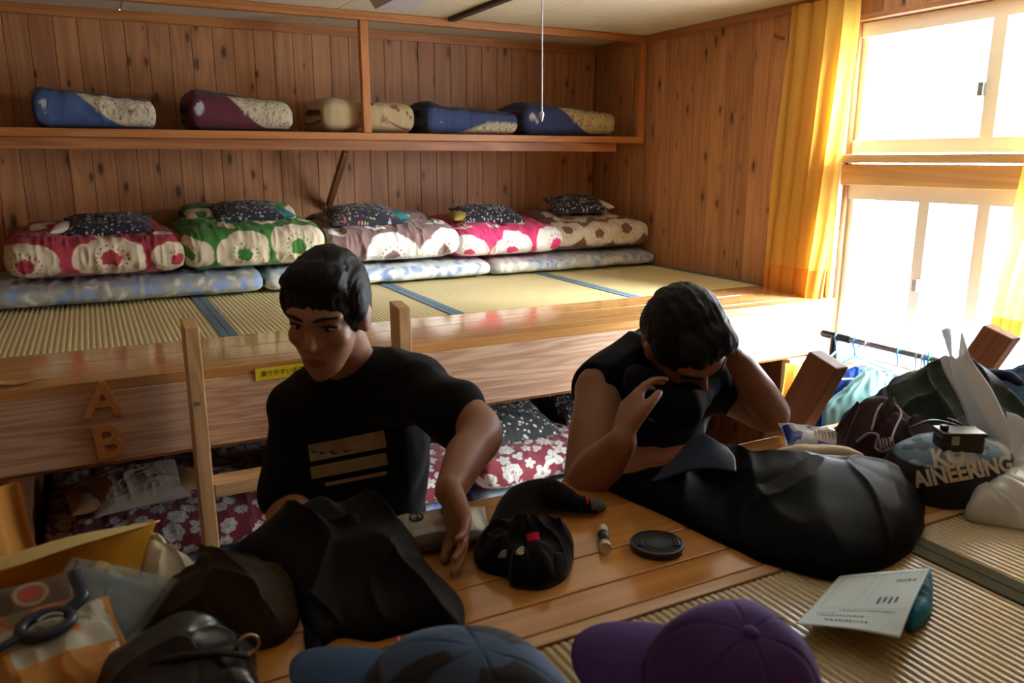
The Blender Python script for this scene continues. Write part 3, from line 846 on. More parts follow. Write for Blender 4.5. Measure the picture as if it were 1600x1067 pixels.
def shibori(P, base, a, b, f=9.0):
    n = fbm(P, f, 11, 3) + 0.5 * np.sin(P[..., 0] * 40 + 6 * vnoise(P, 8, 2))
    c = lerp(np.broadcast_to(np.array(base), P.shape), np.array(a), sstep(0.25, 0.7, n))
    return lerp(c, np.array(b), sstep(-0.3, -0.8, n))
mats = [(-0.75, 0.675, 1.312, (0.38, 0.37, 0.30), 'long pale grey folded mattress with blue flowers under the red and green futons', 0.0),
        (0.685, 1.845, 1.300, (0.55, 0.58, 0.58), 'pale blue patterned folded mattress behind the dark haired man', 0.0),
        (1.855, 2.915, 1.292, (0.50, 0.50, 0.45), 'pale blue and beige folded mattress reaching the right wall', 0.0)]
for i, (x0, x1, z1, base, lab, dr) in enumerate(mats):
    fn = lambda s, t, P, base=base, i=i: shibori(P * [1, 1, 1] * 2.0 + i * 3.1, base, (0.24, 0.32, 0.52), (0.68, 0.68, 0.64))
    o = slab('folded_mattress', x0, x1, 3.74, 4.43, 1.200, z1, M['painted'], None, 200, 110, 3.0, 0.004, 20 + i, fn, wrf=14, lump=0.006, endr=0.07)
    tag(o, lab, 'mattress', 'folded mattresses on the far deck')

RED, GRN, MAU, PNK, BRN = (0.36, 0.022, 0.045), (0.035, 0.17, 0.018), (0.20, 0.115, 0.105), (0.62, 0.025, 0.14), (0.19, 0.085, 0.055)
duv = [
    (-0.33, 0.345, 3.70, 4.38, 1.318, 1.505, RED, CR_Y, [(-0.255, 0.10, 0.115, 0.95), (0.055, 0.105, 0.135, 0.85), (0.31, 0.09, 0.10, 0.9), (-0.1, 0.62, 0.13, 1), (0.2, 0.66, 0.11, 1)], [(0.0, 0.235, 0.07, 0.3), (0.24, 0.24, 0.09, 1.2)], 'crimson folded futon cover with big cream poppies at the left end', 0.0, 0.0),
    (0.33, 0.965, 3.71, 4.40, 1.316, 1.535, GRN, CR_Y, [(0.355, 0.10, 0.10, 0.95), (0.59, 0.105, 0.115, 0.95), (0.83, 0.12, 0.118, 1.1), (0.5, 0.6, 0.12, 1)], [(0.70, 0.26, 0.09, 1.4), (0.5, 0.27, 0.08, 0.5), (0.88, 0.30, 0.09, 1.0)], 'green folded futon cover with big cream poppies', 0.01, 0.0),
    (0.955, 1.655, 3.72, 4.38, 1.306, 1.500, MAU, CR_W, [(1.29, 0.045, 0.135, 1.0), (1.555, 0.075, 0.125, 1.0), (1.03, 0.0, 0.09, 1.0), (1.2, 0.5, 0.1, 1)], [(1.20, 0.225, 0.085, 0.9), (1.0, 0.19, 0.07, 0.6), (1.58, 0.26, 0.1, 1.9)], 'mauve grey folded futon cover with big white poppies', 0.0, 0.0),
    (1.635, 2.265, 3.70, 4.36, 1.303, 1.475, PNK, CR_W, [(1.70, 0.05, 0.10, 1.0), (1.945, 0.055, 0.115, 1.0), (2.205, 0.08, 0.125, 1.05), (1.8, 0.5, 0.1, 1)], [(1.86, 0.215, 0.075, 1.2), (1.68, 0.22, 0.07, 1.0), (2.05, 0.27, 0.08, 1.8)], 'bright pink folded futon cover with big white poppies', 0.0, 0.0),
    (2.24, 2.90, 3.78, 4.40, 1.300, 1.475, BRN, (0.66, 0.58, 0.46), [(2.33, 0.16, 0.10, 1.0), (2.53, 0.13, 0.095, 1.0), (2.72, 0.15, 0.115, 1.0), (2.9, 0.17, 0.08, 1.0), (2.45, 0.35, 0.1, 1), (2.68, 0.42, 0.12, 1)], [(2.6, 0.3, 0.07, 0.8)], 'brown folded futon cover with cream poppies against the right wall', 0.0, -0.02),
]
for i, (x0, x1, y0, y1, z0, z1, base, cream, fl_, lv, lab, sag, yaw) in enumerate(duv):
    o = slab('folded_futon', x0, x1, y0, y1, z0, z1, M['painted'], None, 230, 240, 3.0, 0.0095, 30 + i, poppy(base, fl_, cream, lv), sag=sag, yaw=yaw, wrf=17, lump=0.012, endr=0.11)
    tag(o, lab, 'futon', 'folded futons on the far deck')
    # the loosely folded back layer, higher against the wall
    zz = z1 + (0.055 if i == 1 else 0.03)
    fl2 = [(a + 0.1, 0.10 + 0.2 * (j % 2), 0.09, 1.0) for j, (a, b, c, d) in enumerate(fl_[:3])]
    q = slab('back_fold', x0 + 0.06, x1 - 0.07, y0 + 0.28, y1 + 0.01, z1 - 0.05, zz, M['painted'], None, 120, 110, 2.6, 0.008, 50 + i, poppy(base, fl2, cream, [(x0 + 0.4, 0.2, 0.09, 0.7)]), wrf=15, lump=0.012)
    w = q.location.copy(); q.parent = o; q.location = w - o.location

def dots(base, cols, n, R, seed):
    """Small specks scattered over dark cotton."""
    rs = np.random.RandomState(seed); C = rs.rand(n, 3)
    def fn(V):
        lo, hi = V.min(0), V.max(0); U = (V - lo) / (hi - lo + 1e-9)
        ext = hi - lo; col = np.broadcast_to(np.array(base, float), V.shape).copy()
        for k in range(n):
            a = rs.rand() * PI; d = (U[:, :2] - C[k, :2]) * ext[:2]
            u = d[:, 0] * math.cos(a) + d[:, 1] * math.sin(a); v = (-d[:, 0] * math.sin(a) + d[:, 1] * math.cos(a)) * 1.7
            col[np.hypot(u, v) < R * (0.7 + 0.5 * C[k, 2])] = cols[k % len(cols)]
        return col
    return fn
NAVY = (0.007, 0.010, 0.022)
pil = [(0.06, 3.95, 1.520, 0.36, 'navy speckled pillow on the crimson futon', [(0.6, 0.5, 0.3), (0.5, 0.2, 0.2), (0.3, 0.35, 0.5)], -0.05, 3),
       (0.66, 4.0, 1.556, 0.33, 'navy speckled pillow on the green futon', [(0.5, 0.25, 0.25), (0.3, 0.4, 0.4), (0.5, 0.45, 0.3)], 0.1, 4),
       (1.21, 3.94, 1.530, 0.36, 'navy pillow with coloured specks on the mauve futon', [(0.6, 0.4, 0.1), (0.5, 0.12, 0.12), (0.5, 0.5, 0.5)], -0.06, 5),
       (1.92, 3.97, 1.510, 0.36, 'navy pillow with white flecks on the pink futon', [(0.7, 0.7, 0.68)], -0.1, 6),
       (2.56, 4.08, 1.545, 0.34, 'navy speckled pillow on the brown futon beside the right wall', [(0.6, 0.4, 0.35), (0.6, 0.6, 0.55)], -0.25, 7)]
for i, (x, y, z, L, lab, cs, rz, sd) in enumerate(pil):
    t = thing('pillow', lab, 'pillow', (x, y, z), 'navy speckled pillows on the far futons', rz)
    o = pillow('pillow_cover', M['painted'], L, 0.27, 0.095, t, 120, 2.4, 0.005, sd, dots(NAVY, cs, 230, 0.0052, sd), flat=0.35)
    o.rotation_euler = (math.radians(14), 0, 0)
    c2 = [(0.7, 0.68, 0.6), (0.02, 0.16, 0.16), (0.02, 0.16, 0.16), (0.35, 0.25, 0.04), (0.6, 0.5, 0.4)][i]
    q = pillow('pillow_end', plain('pillow end cloth ' + str(i), c2, 0.9), 0.13, 0.23, 0.07, t, 24, 2.4, 0.003, sd + 9, flat=0.3)
    q.location = ((-1 if i in (0, 3) else 1) * (L / 2 - 0.025), 0.015, -0.012)

# blankets on the shelf
def scroll(base, cream, ink, flip=False, stripe=True, lo=0.0):
    base, cream, ink = map(np.array, (base, cream, ink))
    def fn(s, t, P):
        u = (s - s.min()) / (s.max() - s.min())
        if flip: u = 1 - u
        h = (P[..., 2] - P[..., 2].min()) / (P[..., 2].max() - P[..., 2].min())
        cut = 0.95 - 0.95 * sstep(0.22, 0.75, u) + 0.10
        n = vnoise(P, 26, 4); n2 = vnoise(P, 26, 9)
        q = np.stack([P[..., 0] + 0.03 * n, 0 * h, P[..., 2] + 0.03 * n2], -1)
        w = np.abs(np.sin(q[..., 0] * 75 + 2.2 * np.sin(q[..., 2] * 90)))
        w2 = np.abs(np.sin(q[..., 2] * 80 + 2.5 * np.sin(q[..., 0] * 60)))
        inked = sstep(0.28, 0.16, w) * sstep(0.2, 0.5, w2) + sstep(0.2, 0.1, w2) * sstep(0.55, 0.8, w)
        pan = lerp(np.broadcast_to(cream, P.shape), ink, np.clip(inked, 0, 1))
        m = sstep(cut - 0.01, cut + 0.01, h) * sstep(0.14, 0.20, u)
        fl = sstep(0.03, 0.02, np.hypot((u - 0.10) * 0.5 + 0.006 * n, (h - 0.5) * 0.15 + 0.004 * n2))
        b = lerp(np.broadcast_to(base, P.shape), np.array((0.45, 0.45, 0.5)), fl * (vnoise(P, 60, 2) > -0.1))
        edge = sstep(0.035, 0.0, np.abs(h - cut)) * sstep(0.14, 0.20, u)
        c = lerp(b, pan, m); c = lerp(c, cream * 0.9, edge)
        if stripe:
            tp = sstep(0.86, 0.9, h + 0.04 * n) ; c = lerp(c, np.array((0.018, 0.018, 0.03)), tp)
        return c
    return fn
CRM, INK = (0.55, 0.48, 0.34), (0.13, 0.10, 0.04)
def roses(s, t, P):
    c = np.broadcast_to(np.array((0.52, 0.40, 0.22)), P.shape).copy()
    n = vnoise(P, 22, 3)
    for i, (fs, ft) in enumerate([(1.30, .16), (1.42, .13), (1.36, .07), (1.50, .11), (1.24, .10)]):
        dx, dy = s - fs, (P[..., 2] - 1.937) - ft + 0.0
        a = np.arctan2(dy, dx); r = np.hypot(dx, dy)
        m = sstep(0.026, 0.022, r / (0.55 + 0.5 * np.abs(np.cos(2 * a + i))))
        c = lerp(c, np.array([(0.12, 0.07, 0.06), (0.33, 0.10, 0.06), (0.30, 0.13, 0.07)][i % 3]), m * (n > -0.45))
    v = np.abs((P[..., 2] - 1.99) - 0.03 * np.sin((s - 1.2) * 16))
    c = lerp(c, np.array((0.28, 0.10, 0.05)), sstep(0.006, 0.004, v) * (s > 1.27) * (s < 1.5))
    return c
bl = [(-0.175, 0.30, 3.955, 4.36, 2.093, scroll((0.045, 0.085, 0.22), CRM, INK), 'blue folded blanket with cream scroll panel, leftmost on the shelf'),
      (0.435, 0.90, 3.955, 4.36, 2.100, scroll((0.10, 0.010, 0.025), CRM, INK), 'wine red folded blanket with cream scroll panel on the shelf'),
      (1.045, 1.53, 3.99, 4.38, 2.100, roses, 'cream rolled blanket with brown flowers behind the shelf post'),
      (1.575, 2.12, 3.955, 4.36, 2.087, scroll((0.03, 0.055, 0.16), CRM, INK, False, True), 'navy folded blanket with low cream scroll edge right of the shelf post'),
      (2.15, 2.75, 3.955, 4.36, 2.100, scroll((0.022, 0.035, 0.12), (0.45, 0.34, 0.16), (0.10, 0.05, 0.02)), 'dark blue folded blanket at the right end of the shelf')]
for i, (x0, x1, y0, y1, z1, fn, lab) in enumerate(bl):
    if i == 3:
        f0 = fn
        def fn(s, t, P):
            u = (s - s.min()) / (s.max() - s.min()); h = (P[..., 2] - 1.937) / 0.135
            c = f0(s, t, P * [1, 1, 0] + [0, 0, 0]) if False else np.broadcast_to(np.array((0.03, 0.055, 0.16)), P.shape).copy()
            cut = 0.52 * sstep(0.25, 0.75, u); m = sstep(cut + 0.01, cut - 0.01, h) * sstep(0.25, 0.3, u)
            n = vnoise(P, 26, 4); w = np.abs(np.sin((P[..., 0] + 0.03 * n) * 75 + 2 * np.sin(P[..., 2] * 90)))
            pan = lerp(np.broadcast_to(np.array(CRM), P.shape), np.array(INK), sstep(0.3, 0.18, w))
            c = lerp(c, pan, m); c = lerp(c, np.array((0.3, 0.27, 0.2)), sstep(0.05, 0.02, np.abs(h - cut)) * sstep(0.25, 0.3, u))
            fl = (np.hypot((u - 0.13) * 0.5 + 0.01 * n, (h - 0.55) * 0.13) < 0.022) & (vnoise(P, 60, 2) > -0.1)
            c[fl] = (0.25, 0.27, 0.32)
            return lerp(c, np.array((0.015, 0.016, 0.03)), sstep(0.86, 0.9, h + 0.05 * n))
    o = slab('folded_blanket', x0, x1, y0, y1, 1.938, z1, M['painted'], None, 170, 150, 4.0, 0.004, 60 + i, fn, wrf=12, lump=0.012, endr=0.06, sag=0.0)
    V = vget(o.data); u = (V[:, 0] - V[:, 0].min()) / (V[:, 0].max() - V[:, 0].min())
    V[:, 2] *= 1 + (0.10 - 0.26 * u if i != 2 else 0.04 - 0.12 * u); vset(o.data, V)
    tag(o, lab, 'blanket', 'folded blankets on the shelf')

# lower bunk: floral duvets, pillows, mattress edges
def floral(seed, x0, x1, L, base=(0.17, 0.012, 0.025), pet=(0.52, 0.50, 0.47)):
    rs = np.random.RandomState(seed); fl = []
    for _ in range(2500):
        p = (x0 + rs.rand() * (x1 - x0), rs.rand() * L); r = 0.026 + 0.030 * rs.rand() ** 1.5
        if all((p[0] - q[0]) ** 2 + (p[1] - q[1]) ** 2 > (0.80 * (r + q[2])) ** 2 for q in fl): fl.append((*p, r, rs.rand() * 6, rs.randint(4)))
    def fn(s, t, P):
        col = np.broadcast_to(np.array(base), P.shape).copy()
        S_, T_ = s.ravel(), t.ravel(); C = col.reshape(-1, 3)
        order = np.argsort(S_); So = S_[order]
        for (fs, ft, r, ph, ty) in fl:
            i0, i1 = np.searchsorted(So, [fs - r * 1.1, fs + r * 1.1]); idx = order[i0:i1]
            idx = idx[np.abs(T_[idx] - ft) < r * 1.1]
            dx, dy = S_[idx] - fs, T_[idx] - ft
            rr = np.hypot(dx, dy) / r; a = np.arctan2(dy, dx) + ph
            k = (5, 5, 10, 3)[ty]; edge = 0.35 + 0.62 * np.abs(np.cos(k * a / 2)) ** 0.7 if ty != 1 else 0.9 + 0.08 * np.cos(7 * a)
            m = rr < edge
            line = (np.abs(np.sin(k * a / 2 + 0.3)) < 0.10) | (rr < 0.16) | ((ty == 1) & (np.abs(np.sin(rr * 9 + a)) < 0.22))
            C[idx[m]] = pet; C[idx[m & line]] = np.array(pet) * 0.45
        return C.reshape(P.shape)
    return fn
low = [(-0.26, 0.66, 2.80, 4.22, 0.40, 0.60, 'burgundy floral duvet at the left end of the lower bunk', 71),
       (0.68, 1.32, 2.84, 4.20, 0.39, 0.575, 'burgundy floral duvet in the lower bunk behind the standing man', 72),
       (1.34, 2.28, 2.83, 4.20, 0.39, 0.575, 'burgundy floral duvet in the lower bunk between the two men', 73)]
for x0, x1, y0, y1, z0, z1, lab, sd in low:
    o = slab('floral_duvet', x0, x1, y0, y1, z0, z1, M['painted'], None, 260, 420, 3.2, 0.006, sd, floral(sd, x0, x1, 1.9), wrf=13, lump=0.012, drop=0.09)
    tag(o, lab, 'duvet', 'burgundy floral duvets in the lower bunk')
    q = slab('lower_mattress', x0 + 0.01, x1 - 0.01, y0 - 0.03, y1 + 0.02, 0.281, z0 + 0.008, M['painted'], None, 120, 80, 4, 0.003, sd + 3,
             lambda s, t, P: shibori(P, (0.30, 0.36, 0.46), (0.10, 0.17, 0.38), (0.55, 0.55, 0.55)), wrf=12, lump=0.004)
    tag(q, {71: 'blue patterned mattress under the leftmost floral duvet', 72: 'blue patterned mattress under the middle floral duvet', 73: 'blue patterned mattress edge under the floral duvet between the men'}[sd], 'mattress', 'lower bunk mattresses')
def low_pillow(p, L, W, H, rz, lab, col, seed, endc=None, tx=8):
    t = thing('pillow', lab, 'pillow', p, 'lower bunk pillows', rz)
    o = pillow('pillow_cover', M['painted'], L, W, H, t, 90, 2.4, 0.006, seed, col, flat=0.4); o.rotation_euler = (math.radians(tx), 0, 0)
    if endc:
        for s in (-1, 1):
            q = pillow('pillow_end', plain('pillow end', endc, 0.9), 0.12, W * 0.85, H * 0.6, t, 20, 2.4, 0.002, seed + 5, flat=0.3)
            q.location = (s * (L / 2 + 0.005), 0, -0.015)
    return t
low_pillow((0.045, 3.04, 0.645), 0.32, 0.26, 0.10, 0.12, 'beige pillow with tan ends in the lower bunk at the left', lambda V: np.broadcast_to(np.array((0.42, 0.34, 0.26)), V.shape), 81, (0.42, 0.24, 0.10), 14)
low_pillow((0.76, 3.06, 0.63), 0.30, 0.26, 0.10, 0.1, 'black speckled pillow in the lower bunk beside the ladder', dots((0.014, 0.015, 0.018), [(0.45, 0.45, 0.42)], 160, 0.006, 82), 82, None, 14)
low_pillow((1.60, 3.12, 0.625), 0.42, 0.32, 0.10, 0.05, 'black pillow with white flecks beside the burgundy duvet, left of the bending man', dots((0.014, 0.015, 0.018), [(0.55, 0.53, 0.48)], 150, 0.0075, 83), 83, None, 16)
low_pillow((2.10, 3.25, 0.60), 0.36, 0.30, 0.10, 0.0, 'black flecked pillow partly hidden behind the bending man', dots((0.014, 0.015, 0.018), [(0.5, 0.48, 0.44)], 120, 0.007, 84), 84, None, 14)

# ================================================================== CLOTHES RACK BY THE WINDOW
def axx(px, py, x):
    d = ray(px, py); return CAM + d * (x / d[0])
RX, RZ = 2.66, 1.10
rk = thing('clothes_rack', 'dark tubular clothes rack with hangers standing before the lower window', 'clothes rack', (RX, 1.75, 0))
tube('bar', [(0, 0.52, RZ), (0, -0.52, RZ)], 0.0125, M['steel'], rk, 12)
for s in (1, -1):
    p = tube('post', [(0, s * 0.47, 0.04), (0, s * 0.47, RZ - 0.03)], 0.0125, M['steel'], rk, 12)
    tube('joint', [(0, s * 0.47, RZ - 0.10), (0, s * 0.47, RZ - 0.005)], 0.017, M['black_plastic'], p, 12, 1.0, 0)
    tube('end_cap', [(0, s * 0.40, RZ), (0, s * 0.525, RZ)], 0.0165, M['black_plastic'], rk, 12)
    tube('foot', [(-0.22, s * 0.47, 0.025), (0.22, s * 0.47, 0.025)], 0.014, M['steel'], rk, 10)
tube('lower_bar', [(0, 0.47, 0.18), (0, -0.47, 0.18)], 0.009, M['steel'], rk, 10)
def hcol(n, c): return plain('hanger plastic ' + n, c, 0.35)
HB, HW, HL, HG, HC = hcol('blue', (0.05, 0.28, 0.75)), hcol('white', (0.75, 0.78, 0.8)), hcol('light blue', (0.18, 0.55, 0.85)), hcol('green', (0.05, 0.45, 0.2)), hcol('clear', (0.55, 0.57, 0.6))
hang = [(1308, HL, 'light blue plastic hanger at the left end of the clothes rack', 8), (1338, HB, 'blue plastic hanger, second from the left end of the rack', -14), (1357, HW, 'white plastic hanger, third from the left end of the rack', -20),
        (1405, HL, 'pale blue hanger in the middle of the rack', 10), (1433, HC, 'clear grey hanger right of the middle of the rack', 18), (1441, HW, 'white hanger beside the clear grey one on the rack', 26), (1447, HB, 'dark blue hanger just left of the green one on the rack', 12), (1453, HG, 'green hanger on the rack beside the white plastic bag', 14)]
hy = []
for px, m, lab, rz in hang:
    y = axx(px, 530 + (px - 1290) * 0.211, RX)[1]; hy.append(y)
    t = thing('clothes_hanger', lab, 'hanger', (RX, y, RZ + 0.0125), 'plastic hangers on the rack', math.radians(rz))
    hk = smooth_path([(0.012, 0, -0.036), (0.020, 0, -0.014), (0.012, 0, 0.004), (0, 0, 0.0085), (-0.014, 0, 0.0), (-0.018, 0, -0.018), (-0.006, 0, -0.045), (0, 0, -0.075)], 22)
    tube('hook', hk, 0.0032, m, t, 8)
    tubes('shoulder_frame', [(smooth_path([(0, 0, -0.074), (-0.05, 0, -0.095), (-0.19, 0, -0.150)], 8), 0.0045), (smooth_path([(0, 0, -0.074), (0.05, 0, -0.095), (0.19, 0, -0.150)], 8), 0.0045), ([(-0.19, 0, -0.150), (0.19, 0, -0.158)], 0.004)], m, t)
def garment(y, w, drop, mat, lab, rz, top=RZ - 0.05, seed=0, edge=None, cat='clothing', name='hanging_shirt', xo=0.0):
    n = 60; u = np.linspace(-1, 1, n); v = np.linspace(0, 1, n)
    A, B = np.meshgrid(u, v, indexing='ij')
    X = A * w / 2 * (0.55 + 0.45 * sstep(0, 0.16, B)) * (1 + 0.05 * np.sin(B * 5 + seed)) + xo
    Z = -B * drop - 0.09 * np.abs(A) ** 1.2 * (1 - B)
    th = (0.008 + 0.035 * np.sqrt(np.clip(1 - A ** 2, 0, 1)) * (0.3 + 0.7 * B))
    f = 0.012 * np.sin(A * 11 + seed + 1.5 * np.sin(B * 4)) * B + 0.006 * vnoise(np.stack([A * 3, B * 3, 0 * A + seed], -1), 3)
    F = np.stack([X, -th + f, Z], -1).reshape(-1, 3); Bk = np.stack([X, th + f, Z], -1).reshape(-1, 3)
    Q = grid_quads(n, n); N = n * n; idx = np.arange(N).reshape(n, n)
    e = np.concatenate([idx[:-1, 0], idx[-1, :-1], idx[:0:-1, -1], idx[0, :0:-1]]); e2 = np.roll(e, -1)
    t = thing(name, lab, cat, (RX, y, top), 'garments on the rack', math.radians(rz))
    link('cloth', mesh_np('cloth', np.vstack([F, Bk]), np.vstack([Q, Q[:, ::-1] + N, np.stack([e, e + N, e2 + N, e2], -1)])), mat, t)
    if edge is not None:
        k = int(n * 0.9)
        tubes('zip_edge', [([tuple(F[idx[k, j]] + np.array([0, -0.004, 0])) for j in range(0, n, 4)], 0.006)], edge, t)
    return t
JB = cloth('bright blue nylon', (0.03, 0.10, 0.36), 0.6); JR = cloth('royal blue cloth', (0.02, 0.07, 0.28), 0.8)
garment(2.24, 0.44, 0.62, JB, 'blue jacket hanging at the left end of the rack behind the wooden ladder top', 14, RZ - 0.13, 1, M['black_plastic'], 'jacket', 'hanging_jacket', -0.16)
garment(hy[1] - 0.005, 0.36, 0.50, JR, 'royal blue shirt on the blue hanger behind the wooden ladder top', -14, RZ - 0.10, 2, None, 'shirt')
garment(hy[2] - 0.03, 0.40, 0.52, cloth('teal mesh cloth', (0.22, 0.42, 0.40), 0.9, 220), 'pale teal shirt on the white hanger with navy edge', -20, RZ - 0.085, 3, plain('navy piping', (0.01, 0.02, 0.06), 0.6), 'shirt')
garment(hy[3] - 0.02, 0.36, 0.50, cloth('pale lilac cloth', (0.55, 0.58, 0.68), 0.9), 'pale lilac shirt on the middle hanger of the rack', 10, RZ - 0.09, 4, None, 'shirt')

# ================================================================== THINGS ON THE NEAR DECK
NYL = cloth('black nylon', (0.003, 0.003, 0.0034), 0.5, 900, 0.15, 0.0, 0.15, 0.06)
PANT = cloth('black trouser cloth', (0.004, 0.004, 0.0045), 0.6, 800, 0.15, 0.0)
FLE = cloth('brown fleece', (0.040, 0.027, 0.014), 0.95, 420, 0.35, 0.3, 0.5)
GRNJ = cloth('dark green shell cloth', (0.018, 0.030, 0.017), 0.7, 700)
PUR = cloth('brown purple fleece', (0.040, 0.020, 0.022), 0.95, 380, 0.3, 0.4, 0.5)
NAVN = cloth('navy black nylon', (0.010, 0.013, 0.022), 0.5, 800)
DEN = cloth('washed blue denim', (0.045, 0.095, 0.19), 0.9, 500, 0.45, 0.2, 0.3)

# long black stuff sack
sack = thing('stuff_sack', 'large black nylon stuff sack lying across the near deck edge', 'bag', (1.05, 0.95, DZ + 0.001))
ol = [D(948, 766), D(1000, 790), D(1100, 838), D(1200, 882), D(1300, 908), D(1372, 893), D(1432, 850), (1.29, 0.86), (1.25, 0.98), (1.17, 1.10), (1.06, 1.17), (0.96, 1.185), (0.86, 1.18)]
lo_ = np.array([1.05, 0.95])
ol = [tuple(np.array(p) - lo_) for p in ol]
L2 = lambda x, y: (x - lo_[0], y - lo_[1])
o = mound('body', NYL, ol, 0.0, 0.030, [(*L2(1.12, .86), .050, .16), (*L2(1.06, 1.0), .022, .12), (*L2(1.0, 1.10), .030, .05), (*L2(1.2, .9), .012, .08)],
          (0.007, 6, 0.9, 2.6), 5, 0.45, 220, 80, 5, sack, 0.004, crumple=0.001, crease=0.012, crf=8, crs=2.4, ctr=L2(1.07, .93))
bk = box('buckle', L2(0.812, 1.168) + (0.028,), (0.030, 0.016, 0.010), M['black_plastic'], sack, 0.003, (0.1, 0.2, 0.9))
for dx in (-0.010, 0.010):
    q = box('prong', (dx, 0.004, -0.016), (0.008, 0.008, 0.028), M['black_plastic'], bk, 0.002)
tube('strap', [L2(0.822, 1.165) + (0.024,), L2(0.85, 1.155) + (0.022,), L2(0.885, 1.13) + (0.03,)], [0.008, 0.010, 0.014], NYL, sack, 10, 0.4, 12)
o = mound('lit_edge', plain('beige lining', (0.55, 0.46, 0.32), 0.8, bump=0.1), [L2(1.10, 1.035), L2(1.13, 1.0), L2(1.20, .955), L2(1.24, .94), L2(1.24, .97), L2(1.19, 1.01), L2(1.13, 1.04)], 0.060, 0.020, (), (0.003, 20, 0.5, 2), 3, 0.5, 60, 16, 3, sack, 0.002)  # beige shape paints in the light on the edge of the sack opening

# black trousers
def P2(l): return [D(*p) for p in l]
tr = thing('trousers', 'crumpled black trousers in front of the man in the dark shirt', 'trousers', (0, 0, DZ + 0.001))
o = mound('cloth', PANT, P2([(352, 872), (395, 850), (470, 842), (560, 838), (628, 842), (652, 880), (672, 915), (722, 950), (724, 992), (690, 996), (640, 992), (585, 1005), (530, 1000), (500, 1012), (478, 1000), (462, 950), (420, 905)]),
          0.0, 0.026, [(0.285, 1.195, .070, .07), (0.20, 1.17, .015, .07), (0.31, 1.06, .045, .07), (0.33, 0.95, .016, .06), (0.365, 1.13, .030, .05)], (0.010, 8, 1.9, 2.6), 5, 0.45, 240, 80, 11, tr, 0.005, crumple=0.001, crease=0.020, crf=9, crs=2.2, ctr=(0.29, 1.02))
st = [D(487, 1000), D(492, 1030), D(497, 1064)]
tube('strap', [(st[0][0], st[0][1], 0.012), (st[1][0], st[1][1], 0.004), (st[2][0], st[2][1], 0.004)], 0.010, NYL, tr, 10, 0.25, 10)

# brown fleece
o = mound('fleece_jacket', FLE, P2([(238, 1003), (228, 968), (270, 930), (318, 905), (380, 896), (440, 912), (470, 950), (462, 985), (420, 1012), (330, 1022)]), DZ + 0.0012, 0.040,
          [(0.115, 1.06, .030, .06), (0.06, 1.0, .02, .05), (0.17, 1.0, .012, .05)], (0.016, 9, 2.3, 1.8), 3.6, 0.55, 200, 70, 21, None, 0.006, crumple=0.002, crease=0.026, crf=11, crs=1.5)
tag(o, 'crumpled brown fleece between the yellow bag and the black trousers', 'fleece')
# crumpled tissue
o = mound('tissue', plain('ivory tissue paper', (0.62, 0.57, 0.40), 0.8, bump=0.1, bscale=60), P2([(208, 925), (212, 890), (240, 882), (285, 897), (318, 912), (312, 925), (275, 940), (238, 952)]), DZ + 0.001, 0.026,
          [(D(232, 915)[0], D(232, 915)[1], .040, .03)], (0.014, 18, 0.9, 1.6), 2.8, 0.6, 150, 56, 31, None, 0.005, crumple=0.004, crease=0.016, crf=24, crs=1.2)
tag(o, 'crumpled ivory paper tissue beside the yellow plastic bag', 'tissue')

# yellow plastic bag with the packets that lie in it
YF = film('yellow plastic film', (0.72, 0.42, 0.015), 0.18, 0.22, 0.35)
yb = thing('plastic_bag', 'yellow plastic bag spread open in the lower left corner', 'bag', (0, 0, DZ + 0.001))
o = mound('film', YF, P2([(-120, 905), (0, 905), (120, 895), (200, 905), (225, 960), (205, 1010), (190, 1055), (60, 1090), (-120, 1090)]), 0.0, 0.012, [(-0.10, 1.12, .03, .09), (-0.02, 1.15, .03, .05)], (0.012, 16, 0.4, 1.5), 5, 0.6, 140, 44, 41, yb, 0.006, crumple=0.004)
# raised mouth of the bag: a bent sheet
def sheet_pts(rows, nu=40, nv=24, wob=0.004, seed=0, fq=14):
    R = np.array([smooth_path(r, nu) for r in rows]); R = np.array([smooth_path(R[:, i], nv) for i in range(nu)])
    R = R + wob * np.stack([vnoise(R, fq, seed + k) for k in range(3)], -1); return R
def sheet(name, rows, mat, parent=None, nu=40, nv=24, th=0.0012, wob=0.004, seed=0, fq=14):
    R = sheet_pts(rows, nu, nv, wob, seed, fq)
    n = np.cross(np.gradient(R, axis=0), np.gradient(R, axis=1)); n /= np.linalg.norm(n, axis=-1, keepdims=True) + 1e-9
    A, B = R.reshape(-1, 3), (R + n * th).reshape(-1, 3)
    Q = grid_quads(nu, nv); N = nu * nv; idx = np.arange(N).reshape(nu, nv)
    e = np.concatenate([idx[:-1, 0], idx[-1, :-1], idx[:0:-1, -1], idx[0, :0:-1]]); e2 = np.roll(e, -1)
    return link(name, mesh_np(name, np.vstack([A, B]), np.vstack([Q[:, ::-1], Q + N, np.stack([e, e2, e2 + N, e + N], -1)])), mat, parent)
def W(px, py, h): p = az(px, py, DZ + h); return (p[0], p[1], h)
sheet('mouth', [[W(-120, 935, 0.015), W(0, 925, 0.015), W(120, 925, 0.02), W(214, 955, 0.012)],
                [W(-120, 925, 0.05), W(0, 908, 0.055), W(110, 880, 0.06), W(222, 890, 0.045)],
                [W(-120, 915, 0.085), W(0, 886, 0.090), W(125, 846, 0.095), W(250, 816, 0.085)]], YF, yb, 60, 30, 0.0008, 0.006, 5)
sheet('rim', [[W(-120, 921, 0.088), W(0, 894, 0.091), W(125, 852, 0.096), W(250, 817, 0.0855)],
              [W(-120, 905, 0.100), W(0, 873, 0.103), W(110, 838, 0.103), W(252, 814, 0.087)]], film('pale yellow film rim', (0.70, 0.55, 0.22), 0.2, 0.15, 0.2), yb, 60, 10, 0.0008, 0.002, 6)
